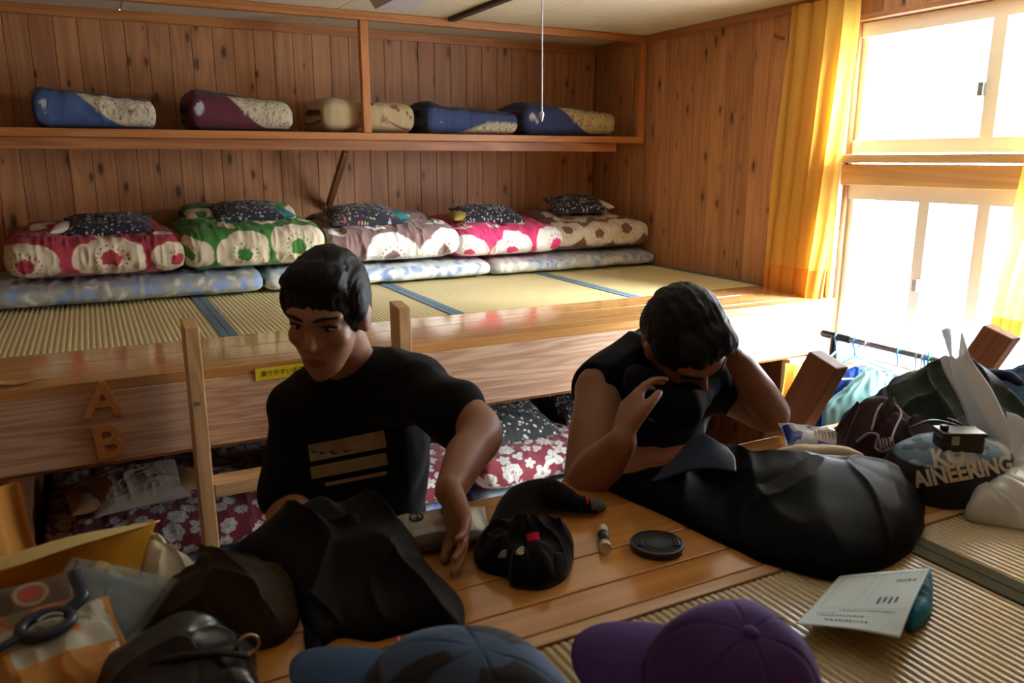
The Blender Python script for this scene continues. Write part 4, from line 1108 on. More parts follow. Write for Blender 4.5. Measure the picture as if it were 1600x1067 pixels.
sheet('corner', [[W(215, 960, 0.012), W(222, 1000, 0.015), W(232, 1002, 0.012)], [W(196, 1003, 0.02), W(205, 1020, 0.022), W(214, 1010, 0.018)], [W(180, 1042, 0.006), W(188, 1045, 0.006), W(193, 1040, 0.006)]], YF, yb, 24, 16, 0.0008, 0.004, 9)

def place(o, px, py, h, rz=0, rx=0, ry=0):
    p = az(px, py, DZ + h); o.location = (p[0], p[1], DZ + h); o.rotation_euler = (rx, ry, rz)
cp = thing('clear_packet', 'clear plastic packet with grey blue contents on the yellow bag', 'packet')
cp.location = (*D(150, 945, 0.05), DZ + 0.045); cp.rotation_euler = (math.radians(22), math.radians(6), math.radians(-38))
pillow('contents', plain('grey blue contents', (0.16, 0.22, 0.25), 0.6, vary=0.6, nscale=25), 0.135, 0.105, 0.036, cp, 40, 2.4, 0.006, 91)
pillow('clear_film', film('clear film', (0.55, 0.62, 0.64), 0.06, 0.72, 0.6), 0.16, 0.13, 0.05, cp, 60, 2.4, 0.010, 92)
rp = thing('food_packet', 'small brown food packet with red and orange print on the yellow bag', 'packet')
rp.location = (*D(48, 950, 0.07), DZ + 0.066); rp.rotation_euler = (math.radians(32), 0, math.radians(8))
def redpk(V):
    lo, hi = V.min(0), V.max(0); U = (V - lo) / (hi - lo + 1e-9); c = np.broadcast_to(np.array((0.10, 0.055, 0.03)), V.shape).copy()
    x, y = U[:, 0], U[:, 1]; r = np.hypot((x - 0.52) * 1.3, y - 0.70)
    c[(r < 0.22)] = (0.30, 0.10, 0.05); c[(r < 0.20) & (r > 0.155)] = (0.35, 0.28, 0.18); c[r < 0.12] = (0.45, 0.05, 0.03)
    m = (y < 0.45) & (y > 0.10) & (x > 0.22) & (x < 0.92); c[m] = (0.40, 0.10, 0.03)
    n = vnoise(np.stack([x * 9, y * 6, 0 * x], -1)); c[m & (n > 0.25)] = (0.16, 0.16, 0.04); c[m & (n < -0.35)] = (0.50, 0.20, 0.03)
    c[(x > 0.93)] = (0.02, 0.025, 0.035); c[(y < 0.09)] = (0.45, 0.38, 0.2)
    return c
pillow('wrapper', M['painted_gloss'], 0.125, 0.085, 0.022, rp, 90, 3.0, 0.002, 93, redpk, crimp=0.05)
op = thing('label_packet', 'orange packet with a white label in the lower left corner', 'packet')
op.location = (*D(75, 1035, 0.05), DZ + 0.048); op.rotation_euler = (math.radians(24), 0, math.radians(16))
def orpk(V):
    lo, hi = V.min(0), V.max(0); U = (V - lo) / (hi - lo + 1e-9); c = np.broadcast_to(np.array((0.52, 0.21, 0.015)), V.shape).copy()
    x, y = U[:, 0], U[:, 1]
    m = (y > 0.42) & (x < 0.94) & (x > 0.04); c[m] = (0.46, 0.44, 0.34)
    c[m & (x < 0.30) & (y < 0.72)] = (0.52, 0.23, 0.02)
    n = vnoise(np.stack([x * 30, y * 16, 0 * x], -1)); c[m & (x > 0.36) & (y > 0.6) & (y < 0.85) & (n > 0.45)] = (0.30, 0.25, 0.15)
    c[np.hypot((x - 0.70) * 1.6, y - 0.62) < 0.045] = (0.6, 0.2, 0.01)
    return c
pillow('wrapper', M['painted_gloss'], 0.17, 0.13, 0.04, op, 90, 2.8, 0.005, 94, orpk, crimp=0.04)
lt = thing('bottle_opener', 'dark blue looped handle tool lying across the packets at the left', 'tool')
lt.location = (*D(72, 975, 0.088), DZ + 0.088); lt.rotation_euler = (math.radians(20), 0, math.radians(18))
ring = [(0.027 * math.cos(a), 0.016 * math.sin(a), 0) for a in np.linspace(0.1, 2 * PI - 0.1, 26)]
DKB = plain('dark blue plastic', (0.015, 0.022, 0.04), 0.35)
tube('loop', ring, 0.0065, DKB, lt, 10)
tube('handle', [(-0.026, -0.004, 0), (-0.05, -0.010, 0.0), (-0.09, -0.012, -0.002), (-0.12, -0.010, -0.006)], [0.006, 0.005, 0.005, 0.005], DKB, lt, 10, 0.8, 14)
tube('stem', [(0.024, 0.006, 0), (0.045, 0.02, 0.004), (0.048, 0.055, 0.006)], [0.007, 0.009, 0.007], DKB, lt, 10, 0.8, 14)
tube('metal_edge', [(0.014 * math.cos(a) + 0.004, 0.009 * math.sin(a), 0.003) for a in np.linspace(0.3, 2.4, 12)], 0.0022, M['alu'], lt, 8)
# black pouch with a ring
LEA = plain('black glossy leather', (0.010, 0.010, 0.011), 0.28, bump=0.15, bscale=90)
bp = thing('leather_pouch', 'glossy black leather pouch with a metal ring at the bottom left', 'pouch', (0, 0, DZ + 0.001))
mound('body', LEA, P2([(120, 1090), (170, 1060), (240, 1030), (330, 1020), (395, 1030), (402, 1060), (398, 1120), (300, 1150), (160, 1140)]), 0.0, 0.045, [(D(300, 1060)[0], D(300, 1060)[1], .02, .05)], (0.008, 12, 0.5, 2), 4.5, 0.5, 180, 60, 55, bp, 0.004, crease=0.014, crf=14)
p = W(388, 1008, 0.055); tube('ring', [(p[0] + 0.012 * math.cos(a), p[1], p[2] + 0.012 * math.sin(a)) for a in np.linspace(0, 2 * PI, 20)], 0.0022, plain('brass ring', (0.5, 0.42, 0.22), 0.25, metal=1.0), bp, 8)
tube('zip', [W(200, 1045, 0.046), W(270, 1028, 0.060), W(340, 1022, 0.062), W(385, 1026, 0.055)], 0.004, M['black_plastic'], bp, 8, 1.0, 16)

# silver packet with lettering
wp = thing('wipes_packet', 'silver white packet lettered MEN beside the black socks', 'packet')
a, b = np.array(D(618, 838, 0.02)), np.array(D(748, 822, 0.02)); c0 = (a + b) / 2; ang = math.atan2(b[1] - a[1], b[0] - a[0])
wp.location = (c0[0], c0[1] - 0.004, DZ + 0.024); wp.rotation_euler = (math.radians(16), 0, ang)
SIL = plain('silver white film', (0.62, 0.60, 0.56), 0.28, vary=0.1, nscale=14)
def silp(V):
    lo, hi = V.min(0), V.max(0); U = (V - lo) / (hi - lo + 1e-9); c = np.broadcast_to(np.array((0.60, 0.59, 0.56)), V.shape).copy()
    c[(U[:, 0] < 0.25)] = (0.42, 0.36, 0.26); c[(U[:, 0] > 0.25) & (U[:, 0] < 0.62) & (U[:, 1] > 0.32)] = (0.46, 0.41, 0.30)
    c[U[:, 1] < 0.2] = (0.10, 0.08, 0.06); return c
pw = pillow('wrapper', M['painted_gloss'], 0.175, 0.085, 0.036, wp, 70, 2.6, 0.0035, 95, silp, crimp=0.05)
for txt, sz, mt, x, y, rz in (('MEN', 0.019, 'ink', 0.012, 0.004, PI / 2), ('IN', 0.016, 'ivory_ink', -0.035, 0.012, 0.2)):
    me = text_mesh('lettering', txt, sz, 0.0002); o = link('lettering', me, M[mt], wp)
    o.location = (x, y, 0.0228); o.rotation_euler = (0, 0, rz)
bm = bmesh.new(); bmesh.ops.create_cone(bm, cap_ends=True, segments=24, radius1=0.012, radius2=0.012, depth=0.0006)
o = link('emblem', bm_mesh('emblem', bm), M['ink'], wp); o.location = (-0.035, 0.012, 0.0218)

# black socks
SOCK = cloth('black wool', (0.005, 0.005, 0.006), 0.95, 320, 0.3, 0.4, 0.6); HEEL = plain('speckled grey wool', (0.09, 0.09, 0.09), 0.95, vary=0.9, nscale=350); REDW = cloth('red wool', (0.55, 0.01, 0.04), 0.9)
s1 = thing('sock', 'black sock with grey toe and red bands pointing right', 'sock', (0, 0, DZ), 'black socks on the planks')
q0, q1, q2, q3, q4 = [np.array(D(*p)) for p in ((790, 842), (815, 808), (855, 795), (900, 803), (934, 803))]
tube('leg', [(*q0, .018), (*q1, .030), (*q2, .030), (*(q2 * .4 + q3 * .6), .024)], [0.030, 0.033, 0.032, 0.027], SOCK, s1, 18, 0.8, 28)
tube('foot', [(*q2, .026), (*q3, .020), (*(q3 * .2 + q4 * .8), .015)], [0.030, 0.021, 0.0165], SOCK, s1, 18, 0.75, 24)
tube('toe', [(*(q3 * .35 + q4 * .65), .0165), (*q4, .015)], [0.0180, 0.0150], HEEL, s1, 18, 0.75, 8)
for f in (0.42, 0.30): 
    m = q3 * (1 - f) + q4 * f
tube('red_band', [(*(q3 * .62 + q4 * .38), .0180), (*(q3 * .50 + q4 * .50), .0172)], [0.0196, 0.0188], REDW, s1, 18, 0.75, 4, False)
s2 = thing('sock', 'black sock folded in a heap with a red patch and pale emblem', 'sock', (0, 0, DZ + 0.0012), 'black socks on the planks')
ol = P2([(745, 862), (748, 890), (790, 905), (802, 920), (850, 924), (884, 908), (896, 880), (893, 858), (862, 842), (820, 845), (780, 842)])
sk = mound('body', SOCK, ol, 0.0, 0.042, [(D(850, 870)[0], D(850, 870)[1], .016, .03), (D(780, 860)[0], D(780, 860)[1], .012, .03)], (0.008, 20, 1.4, 1.6), 4, 0.5, 160, 56, 61, s2, 0.004, crease=0.010, crf=20)
bv = bvh_of(sk)
def patch_on(bv, name, w, h, px, py, hh, mat, parent, base, rz=0, nx=12, ny=8):
    p = az(px, py, DZ + hh); d = V3(p - CAM).normalized(); Mx = axes(RT, -d, p) @ Matrix.Rotation(rz, 4, 'Z')
    me = drape(patch_mesh(name, w, h, nx, ny), Mx, bv, d, 0.0012)
    V = vget(me) - np.array(base); vset(me, V); return link(name, me, mat, parent)
bpy.context.view_layer.update(); bv = bvh_of(sk)
patch_on(bv, 'red_patch', 0.019, 0.011, 833, 838, 0.05, REDW, s2, (0, 0, DZ + 0.0012), 0.2)
EMB = plain('pale emblem print', (0.42, 0.36, 0.28), 0.8)
for i, (x, y) in enumerate(((785, 866), (812, 861))):
    p = az(x, y, DZ + 0.045); d = V3(p - CAM).normalized(); Mx = axes(RT, -d, p)
    bm = bmesh.new(); 
    for k in range(3):
        r0, r1 = 0.0022 + 0.0036 * k, 0.0046 + 0.0036 * k; vs = []
        for a in np.linspace(0, PI / 2, 10): vs.append((bm.verts.new((0.006 - r1 * math.cos(a), r1 * math.sin(a) - 0.005, 0)), bm.verts.new((0.006 - r0 * math.cos(a), r0 * math.sin(a) - 0.005, 0))))
        for u, v in zip(vs[:-1], vs[1:]): bm.faces.new((u[0], v[0], v[1], u[1]))
    me = drape(bm_mesh('emblem', bm), Mx, bv, d, 0.0012); vset(me, vget(me) - np.array((0, 0, DZ + 0.0012))); link('emblem', me, EMB, s2)

# lip balm and lens cap
lb = thing('lip_balm', 'white and black lip balm stick lying on the planks', 'lip balm')
a, b = np.array(az(941, 826, DZ + 0.0095)), np.array(az(946, 857, DZ + 0.0095)); dv = b - a; ln = 0.067
lb.location = tuple((a + b) / 2); dv /= np.linalg.norm(dv)
zz = lambda t: tuple(dv * ln * t)
tube('tube', [zz(-0.28), zz(0.30)], 0.0088, plain('black lip balm sleeve', (0.02, 0.02, 0.018), 0.35, vary=0.6, nscale=180), lb, 20, 1.0, 0, False)
tube('cap', [zz(-0.5), zz(-0.275)], 0.0093, plain('white cap', (0.62, 0.58, 0.50), 0.4), lb, 20)
tube('base', [zz(0.295), zz(0.5)], 0.0093, plain('ivory base', (0.66, 0.58, 0.46), 0.4), lb, 20, 1.0, 0, False)
lc = thing('lens_cap', 'round black lens cap lying flat on the planks', 'lens cap'); p = D(1027, 851, 0.006)
lc.location = (p[0], p[1], DZ + 0.0006); R = 0.0435
lathe('rim', [(0.001, 0.0), (R - 0.002, 0.0), (R, 0.002), (R, 0.0085), (R - 0.0015, 0.0105), (R - 0.004, 0.0110), (R - 0.005, 0.0095), (0.001, 0.0095)], M['black_plastic'], lc, 64, False)
GC = plain('dark grey cap face', (0.030, 0.030, 0.030), 0.42)
for s in (-1, 1):
    bm = bmesh.new(); box_bm(bm, (0, 0, 0), (0.010, 0.026, 0.0035), None, 0.001)
    o = link('pinch_tab', bm_mesh('pinch_tab', bm), M['black_plastic'], lc); o.location = (s * 0.030, 0, 0.0100)
    o = box('tab_slot', (s * 0.0225, 0, 0.0099), (0.005, 0.026, 0.0006), M['ink'], lc, 0.0)
o = lathe('face', [(0.001, 0.0096), (0.0015, 0.0103), (0.0195, 0.0103), (0.020, 0.0096)], GC, lc, 40, False)
me = text_mesh('lettering', 'SONY', 0.0085, 0.0002); o = link('lettering', me, M['grey_ink'], lc); o.location = (0, 0, 0.0106); o.rotation_euler = (0, 0, math.radians(-75))
lc.rotation_euler = (0, 0, math.radians(-28))

sheet_later = [[W(1015, 755, .030), W(1060, 742, .050), W(1110, 740, .062), W(1150, 742, .070)], [W(1050, 718, .045), W(1080, 705, .070), W(1115, 712, .078), W(1150, 722, .078)], [W(1082, 689, .060), W(1098, 681, .085), W(1118, 693, .086), W(1140, 708, .080)]]
sheet_later = [[L2(a, b) + (c,) for a, b, c in r] for r in sheet_later]
sheet('collar', sheet_later, cloth('blue black nylon collar', (0.03, 0.045, 0.085), 0.5, 900), sack, 40, 24, 0.004, 0.008, 17, 16)
# sheet of paper on a blue pouch
pc = thing('paper_sheet', 'pale blue printed sheet of paper on the tatami beside the black sack', 'paper', (0, 0, DZ))
BLP = plain('pale blue paper', (0.55, 0.66, 0.68), 0.8)
rows = [[W(1243, 975, 0.022), W(1330, 983, 0.028), W(1406, 997, 0.040)], [W(1272, 945, 0.012), W(1350, 944, 0.022), W(1426, 945, 0.046)], [W(1312, 900, 0.008), W(1390, 893, 0.020), W(1453, 888, 0.030)]]
ps = sheet('sheet', rows, BLP, pc, 40, 30, 0.0006, 0.0)
RR = sheet_pts(rows, 40, 30, 0.0)
def on_sheet(u, v):
    x, y = u * 39, v * 29; i, j = min(int(x), 38), min(int(y), 28); a, b = x - i, y - j
    return RR[i, j] * (1 - a) * (1 - b) + RR[i + 1, j] * a * (1 - b) + RR[i, j + 1] * (1 - a) * b + RR[i + 1, j + 1] * a * b
rs = np.random.RandomState(4); V = []; Q = []
def mark(u0, u1, v0, v1):
    b = len(V)
    for u, v in ((u0, v0), (u1, v0), (u1, v1), (u0, v1)): V.append(on_sheet(u, v) + np.array([0, 0, 0.0014]))
    Q.append([b, b + 1, b + 2, b + 3])
for v, u0, u1, h in ((0.13, 0.22, 0.62, 0.030), (0.24, 0.12, 0.55, 0.022), (0.30, 0.10, 0.28, 0.012), (0.36, 0.30, 0.85, 0.016), (0.82, 0.68, 0.9, 0.03)):
    u = u0
    while u < u1:
        w = 0.008 + rs.rand() * 0.022; mark(u, u + w, v, v + h); u += w + 0.008 + rs.rand() * 0.012
for (u0, u1, v0, v1) in ((0.08, 0.95, 0.42, 0.424), (0.08, 0.95, 0.95, 0.954), (0.08, 0.083, 0.42, 0.95), (0.947, 0.95, 0.42, 0.95), (0.4, 0.402, 0.5, 0.95), (0.5, 0.502, 0.5, 0.95)): mark(u0, u1, v0, v1)
for k in range(4): mark(0.62 + 0.06 * k, 0.645 + 0.06 * k, 0.50 + 0.02 * (k % 2), 0.60)
link('print', mesh_np('print', V, Q, (), False), M['ink'], pc)
o = mound('blue_pouch', cloth('turquoise cloth', (0.02, 0.22, 0.36), 0.6), P2([(1416, 985), (1405, 955), (1425, 905), (1452, 900), (1456, 940), (1450, 972), (1430, 990)]), DZ + 0.002, 0.020, (), (0.004, 30, 0, 1), 4, 0.5, 70, 24, 66, None, 0.002)
tag(o, 'turquoise blue pouch half under the sheet of paper', 'pouch')

# ================================================================== PILE BY THE WINDOW
gj = mound('jacket', GRNJ, [(1.42, 1.02), (1.50, 0.93), (1.66, 0.90), (1.82, 0.95), (1.86, 1.06), (1.76, 1.17), (1.58, 1.20), (1.46, 1.15)], DZ + 0.001, 0.07,
          [(1.61, 1.08, .075, .09), (1.72, 1.04, .045, .08), (1.50, 1.10, .03, .07)], (0.014, 9, 1.0, 2.0), 4, 0.5, 200, 70, 101, None, 0.006, crumple=0.002, crease=0.024, crf=8, crs=2)
tag(gj, 'dark green jacket heaped between the wooden ladder top and the white plastic bag', 'jacket')
pj_ = thing('fleece_jacket', 'brown purple fleece with pale drawcords in front of the green jacket', 'fleece', (0, 0, DZ + 0.001))
mound('cloth', PUR, [(1.29, 1.03), (1.36, 0.95), (1.47, 0.92), (1.54, 0.97), (1.52, 1.06), (1.46, 1.13), (1.36, 1.14)], 0.0, 0.055,
      [(1.42, 1.05, .055, .06), (1.36, 1.0, .012, .04)], (0.012, 12, 0.3, 1.8), 3.6, 0.55, 180, 60, 103, pj_, 0.006, crumple=0.002, crease=0.02, crf=13)
CORD = plain('pale mauve cord', (0.30, 0.24, 0.30), 0.8)
tube('drawcord', [W(1362, 672, .09), W(1372, 640, .115), W(1388, 628, .12), W(1408, 645, .11), W(1398, 672, .10), W(1392, 690, .09)], 0.0022, CORD, pj_, 8, 1.0, 30)
tube('drawcord', [W(1340, 690, .07), W(1358, 678, .09), W(1372, 682, .09), W(1368, 700, .07), W(1380, 706, .07), W(1392, 700, .07)], 0.0028, CORD, pj_, 8, 1.0, 30)
for k in range(5):
    tube('ribbing', [W(1374 + 5 * k, 688 - k, .086), W(1376 + 5 * k, 702 - k, .078)], 0.0025, plain('brown rib knit', (0.12, 0.07, 0.05), 0.9), pj_, 6)
nj = thing('rain_jacket', 'navy black nylon jacket with straps below the green jacket', 'jacket', (0, 0, DZ + 0.001))
mound('cloth', NAVN, [(1.42, 0.90), (1.47, 0.83), (1.58, 0.80), (1.70, 0.84), (1.70, 0.93), (1.60, 0.99), (1.48, 0.98)], 0.0, 0.060,
      [(1.55, 0.92, .035, .06), (1.47, .9, .015, .04)], (0.012, 11, 2.6, 1.8), 4, 0.5, 180, 60, 105, nj, 0.006, crumple=0.002, crease=0.022, crf=11)
tube('strap', [W(1425, 668, .10), W(1455, 658, .115), W(1490, 664, .11), W(1520, 678, .10)], 0.005, M['black_plastic'], nj, 8, 0.5, 20)
tube('strap', [W(1482, 655, .11), W(1500, 662, .112), W(1515, 675, .105)], 0.004, NAVN, nj, 8, 0.5, 16)
dj = thing('denim_jacket', 'washed blue denim jacket behind the white plastic bag', 'jacket', (0, 0, DZ + 0.001))
mound('cloth', DEN, [(1.72, 0.98), (1.78, 0.86), (1.95, 0.80), (2.20, 0.84), (2.35, 0.98), (2.25, 1.12), (2.00, 1.17), (1.82, 1.13)], 0.0, 0.085,
      [(1.90, 1.04, .035, .09), (2.08, 1.0, .03, .1)], (0.012, 10, 1.2, 2.0), 4, 0.5, 200, 70, 107, dj, 0.006, crumple=0.003, crease=0.018, crf=12, crs=1.3)
tube('collar', [W(1528, 592, .128), W(1550, 586, .135), W(1575, 588, .135), W(1590, 597, .128)], [0.014, 0.02, 0.02, 0.014], cloth('dark denim collar', (0.015, 0.022, 0.05), 0.9), dj, 12, 0.6, 24)
# blue white printed bag with lettering, camera case on top
pb = thing('printed_bag', 'pale blue and black printed bag lettered in white beside the black sack', 'bag', (0, 0, DZ + 0.001))
def pbcol(V):
    c = np.broadcast_to(np.array((0.16, 0.28, 0.38)), V.shape).copy(); n = vnoise(V, 26, 5) + 0.5 * vnoise(V, 60, 8)
    c[n > 0.15] = (0.50, 0.54, 0.55); c[n < -0.5] = (0.05, 0.08, 0.11)
    c[V[:, 2] < 0.066 + 0.014 * np.clip((V[:, 0] - 1.45) / 0.15, 0, 1)] = (0.010, 0.011, 0.014); return c
po = mound('body', M['painted'], [(1.27, 0.87), (1.31, 0.80), (1.42, 0.785), (1.50, 0.81), (1.535, 0.855), (1.50, 0.91), (1.42, 0.96), (1.30, 0.95)], 0.0, 0.088,
      [(1.38, .87, .008, .06)], (0.005, 12, 0.5, 2.0), 6, 0.5, 140, 44, 109, pb, 0.004, colfn=pbcol)
bpy.context.view_layer.update(); bvp = bvh_of(po)
for txt, sz, px, py, rz, hh in (('AINEERING', 0.040, 1506, 738, 11, 0.05), ('KO', 0.046, 1482, 714, 8, 0.08)):
    p = az(px, py, DZ + hh); d = V3(p - CAM).normalized(); Mx = axes(RT, -d, p) @ Matrix.Rotation(math.radians(rz), 4, 'Z')
    me = text_mesh('lettering', txt, sz, 0.0, bold=0.0016); V = vget(me); V[:, 0] *= 0.80; vset(me, V)
    bmt = bmesh.new(); bmt.from_mesh(me); bmesh.ops.triangulate(bmt, faces=bmt.faces[:]); bmesh.ops.subdivide_edges(bmt, edges=[e for e in bmt.edges if e.calc_length() > 0.006], cuts=3, use_grid_fill=True); bmt.to_mesh(me); bmt.free()
    me = drape(me, Mx, bvp, d, 0.0035, 0.15); vset(me, vget(me) - np.array((0, 0, DZ + 0.001)))
    link('lettering', me, M['ivory_ink'], pb)
cc = thing('camera_case', 'small black glossy case standing on the printed bag', 'case'); p = az(1497, 690, DZ + 0.105)
cc.location = tuple(p); cc.rotation_euler = (0, 0, math.radians(-30))
box('body', (0, 0, 0), (0.075, 0.045, 0.034), LEA, cc, 0.007)
box('lid', (0, 0, 0.0195), (0.077, 0.047, 0.008), M['black_plastic'], cc, 0.003)
box('clasp', (-0.018, -0.024, 0.010), (0.014, 0.005, 0.016), M['alu'], cc, 0.001)
box('clip', (-0.028, 0, 0.027), (0.012, 0.012, 0.010), M['black_plastic'], cc, 0.002)
# snack packet
sn = thing('snack_packet', 'blue and white snack packet tilted behind the black sack', 'packet'); p = az(1275, 687, DZ + 0.030)
sn.location = tuple(p); sn.rotation_euler = (math.radians(18), math.radians(6), math.radians(-32))
def snk(V):
    lo, hi = V.min(0), V.max(0); U = (V - lo) / (hi - lo + 1e-9); c = np.broadcast_to(np.array((0.02, 0.05, 0.42)), V.shape).copy()
    n = vnoise(V, 60, 2); c[(U[:, 0] < 0.45) & (n > -0.2)] = (0.62, 0.68, 0.80)
    m = (U[:, 0] > 0.40) & (U[:, 0] < 0.88) & (U[:, 1] > 0.2) & (U[:, 1] < 0.75); c[m] = (0.50, 0.46, 0.38)
    c[m & (np.abs(np.sin(U[:, 0] * 60)) > 0.75) & (np.abs(U[:, 1] - .45) < .12)] = (0.05, 0.05, 0.12); return c
pillow('wrapper', M['painted_gloss'], 0.145, 0.085, 0.030, sn, 80, 2.8, 0.005, 111, snk, crimp=0.06)
o = box('rest', (-0.01, 0.01, -0.028), (0.05, 0.03, 0.022), M['black_plastic'], sn, 0.004)

# white plastic carrier bag with upright handles
WH = film('white carrier bag film', (0.72, 0.74, 0.73), 0.35, 0.28, 0.3)
wbg = thing('plastic_bag', 'white plastic carrier bag with its handles standing up at the right edge', 'bag', (0, 0, DZ + 0.001))
mound('body', WH, [D(1505, 806), D(1560, 822), D(1640, 828), (1.52, 0.66), (1.68, 0.70), (1.74, 0.80), (1.62, 0.86), (1.48, 0.83)], 0.0, 0.055,
      [(1.60, .79, .085, .075), (1.50, .76, .02, .05)], (0.012, 12, 1.4, 2.2), 4, 0.55, 180, 60, 113, wbg, 0.006, crumple=0.003, crease=0.018, crf=14, crs=2)
def A3(px, py, d): p = ad(px, py, d + 0.10); return (p[0], p[1], p[2] - DZ - 0.001)
sheet('handle', [[A3(1530, 692, 1.46), A3(1496, 620, 1.48), A3(1468, 560, 1.49), A3(1470, 514, 1.50)], [A3(1552, 700, 1.45), A3(1512, 640, 1.465), A3(1480, 570, 1.48), A3(1478, 512, 1.495)], [A3(1566, 706, 1.46), A3(1522, 645, 1.475), A3(1490, 570, 1.49), A3(1484, 514, 1.50)]], WH, wbg, 40, 12, 0.001, 0.004, 3, 20)
sheet('handle', [[A3(1548, 704, 1.45), A3(1512, 640, 1.465), A3(1484, 570, 1.485), A3(1470, 514, 1.497)], [A3(1585, 715, 1.42), A3(1545, 650, 1.43), A3(1506, 570, 1.47), A3(1484, 508, 1.492)], [A3(1610, 740, 1.43), A3(1570, 650, 1.45), A3(1524, 570, 1.48), A3(1499, 515, 1.50)]], WH, wbg, 40, 14, 0.001, 0.005, 7, 20)
sheet('flap', [[A3(1566, 735, 1.40), A3(1572, 695, 1.43), A3(1572, 645, 1.46)], [A3(1590, 765, 1.38), A3(1596, 710, 1.41), A3(1590, 650, 1.45)], [A3(1610, 790, 1.37), A3(1620, 720, 1.40), A3(1612, 668, 1.44)]], WH, wbg, 30, 16, 0.001, 0.006, 9, 20)

# ================================================================== CAPS
def cap_(label, bx, by, bdir, mat, Rl, Rw, Hh, colfn=None, seed=0, btn=True, brim_len=0.07, brim_mat=None, z=0.0, tilt=(0, 0), lift=0.0):
    t = thing('baseball_cap', label, 'cap', (bx, by, DZ + 0.001 + lift)); t.rotation_euler = (tilt[0], tilt[1], bdir)
    na, nr = 96, 40
    a = np.linspace(0, 2 * PI, na, endpoint=False); r = np.linspace(0.01, 1, nr)
    A, R_ = np.meshgrid(a, r, indexing='ij')
    prof = (1 - R_ ** 2.5) ** 0.55
    seam = np.abs(((A / (PI / 3)) + 0.5) % 1 - 0.5)
    X = Rl * R_ * np.cos(A); Y = Rw * R_ * np.sin(A)
    rr = 1 - 0.012 * sstep(0.06, 0.0, seam) * (R_ > 0.1)
    P = np.stack([X * rr, Y * rr, Hh * prof * (1 - 0.015 * sstep(0.06, 0, seam))], -1)
    P += 0.005 * np.stack([vnoise(P, 18, seed + k) for k in range(3)], -1) * sstep(0.1, 0.6, R_)[..., None]
    P[..., 2] = np.maximum(P[..., 2], 0.0)
    P2 = P[:, ::-1][:, 1:] * [0.97, 0.97, 0.95]; PP = np.concatenate([P, P2], 1); n = PP.shape[1]
    me = mesh_np('crown', PP.reshape(-1, 3), grid_quads(na, n, True, False), [[k * n for k in range(na)][::-1], [k * n + n - 1 for k in range(na)]])
    if colfn: paint(me, colfn(PP, np.concatenate([A, A[:, ::-1][:, 1:]], 1), np.concatenate([R_, R_[:, ::-1][:, 1:]], 1)))
    link('crown', me, mat, t)
    # brim: crescent from the crown edge
    nb, mb = 40, 16; th = np.linspace(-1.05, 1.05, nb); v = np.linspace(0, 1, mb)
    T, Vv = np.meshgrid(th, v, indexing='ij')
    ext = brim_len * (np.cos(T * 1.42)) ** 0.55
    bxp = Rl * 0.99 * np.cos(T) + Vv * ext; byp = Rw * 0.99 * np.sin(T) * (1 - 0.06 * Vv)
    zz = 0.016 + 0.014 * (1 - (byp / Rw) ** 2 * 1.4) * 1.0 - 0.012 * Vv - 0.004
    Bp = np.stack([bxp, byp, np.maximum(zz, 0.003)], -1); Bq = Bp - np.array([0, 0, 0.003])
    Q = grid_quads(nb, mb); N = nb * mb; idx = np.arange(N).reshape(nb, mb)
    e = np.concatenate([idx[:-1, 0], idx[-1, :-1], idx[:0:-1, -1], idx[0, :0:-1]]); e2 = np.roll(e, -1)
    link('brim', mesh_np('brim', np.vstack([Bp.reshape(-1, 3), Bq.reshape(-1, 3)]), np.vstack([Q, Q[:, ::-1] + N, np.stack([e, e + N, e2 + N, e2], -1)])), brim_mat or mat, t)
    if btn:
        o = lathe('button', [(0.0005, 0.006), (0.005, 0.0055), (0.0085, 0.003), (0.009, 0.0), (0.0088, -0.003)][::-1], brim_mat or mat, t, 20); o.location = (0, 0, Hh * 0.985)
    for k in range(3):
        a = k * PI / 3; pts = [(Rl * q * math.cos(a) * 0.992, Rw * q * math.sin(a) * 0.992, Hh * (1 - abs(q) ** 2.5) ** 0.55 * 0.99) for q in np.linspace(-0.97, 0.97, 30)]
        tube('seam', pts, 0.0011, brim_mat or mat, t, 6)
    return t
PRP = cloth('purple cotton twill', (0.085, 0.040, 0.19), 0.85, 800, 0.2, 0.35)
pc_ = az(1150, 978, DZ + 0.118); bd = np.array(D(905, 1050, 0.02)) - pc_[:2]
cap_('purple baseball cap lying on the tatami at the bottom edge, its brim to the left', pc_[0], pc_[1], math.atan2(bd[1], bd[0]), PRP, 0.100, 0.100, 0.118, None, 121, True, 0.085, None, 0, (math.radians(-16), math.radians(-8)), 0.02)
BLC = cloth('dusty blue cap cloth', (0.045, 0.095, 0.20), 0.85, 700, 0.2, 0.25)
def bluecap(P, A, R_):
    c = np.broadcast_to(np.array((0.045, 0.095, 0.20)), P.shape).copy(); d = np.array((0.012, 0.013, 0.018))
    k = (np.sin(A * 3 + 0.5) > -0.35) & (R_ > 0.30); c[k] = d
    c[(np.abs(A - 2 * PI) < 0.55) | (A < 0.55)] = (0.05, 0.12, 0.26)
    m = ((A < 0.5) | (A > 2 * PI - 0.5)) & (R_ > 0.86) ; c[m] = d
    return c
b_ = az(742, 990, DZ + 0.105); bd = np.array(D(450, 1045, 0.02)) - b_[:2]
bc = cap_('blue baseball cap with black side panels at the bottom edge, its brim to the left', b_[0] - 0.012, b_[1] - 0.02, math.atan2(bd[1], bd[0]), M['painted'], 0.125, 0.085, 0.100, bluecap, 123, False, 0.095, BLC, 0, (math.radians(-6), math.radians(-7)), 0.012)
o = box('logo', (0.098, -0.012, 0.060), (0.003, 0.030, 0.006), plain('pink thread', (0.7, 0.03, 0.16), 0.7), bc, 0.001); o.rotation_euler = (0.1, -0.5, 0.25)

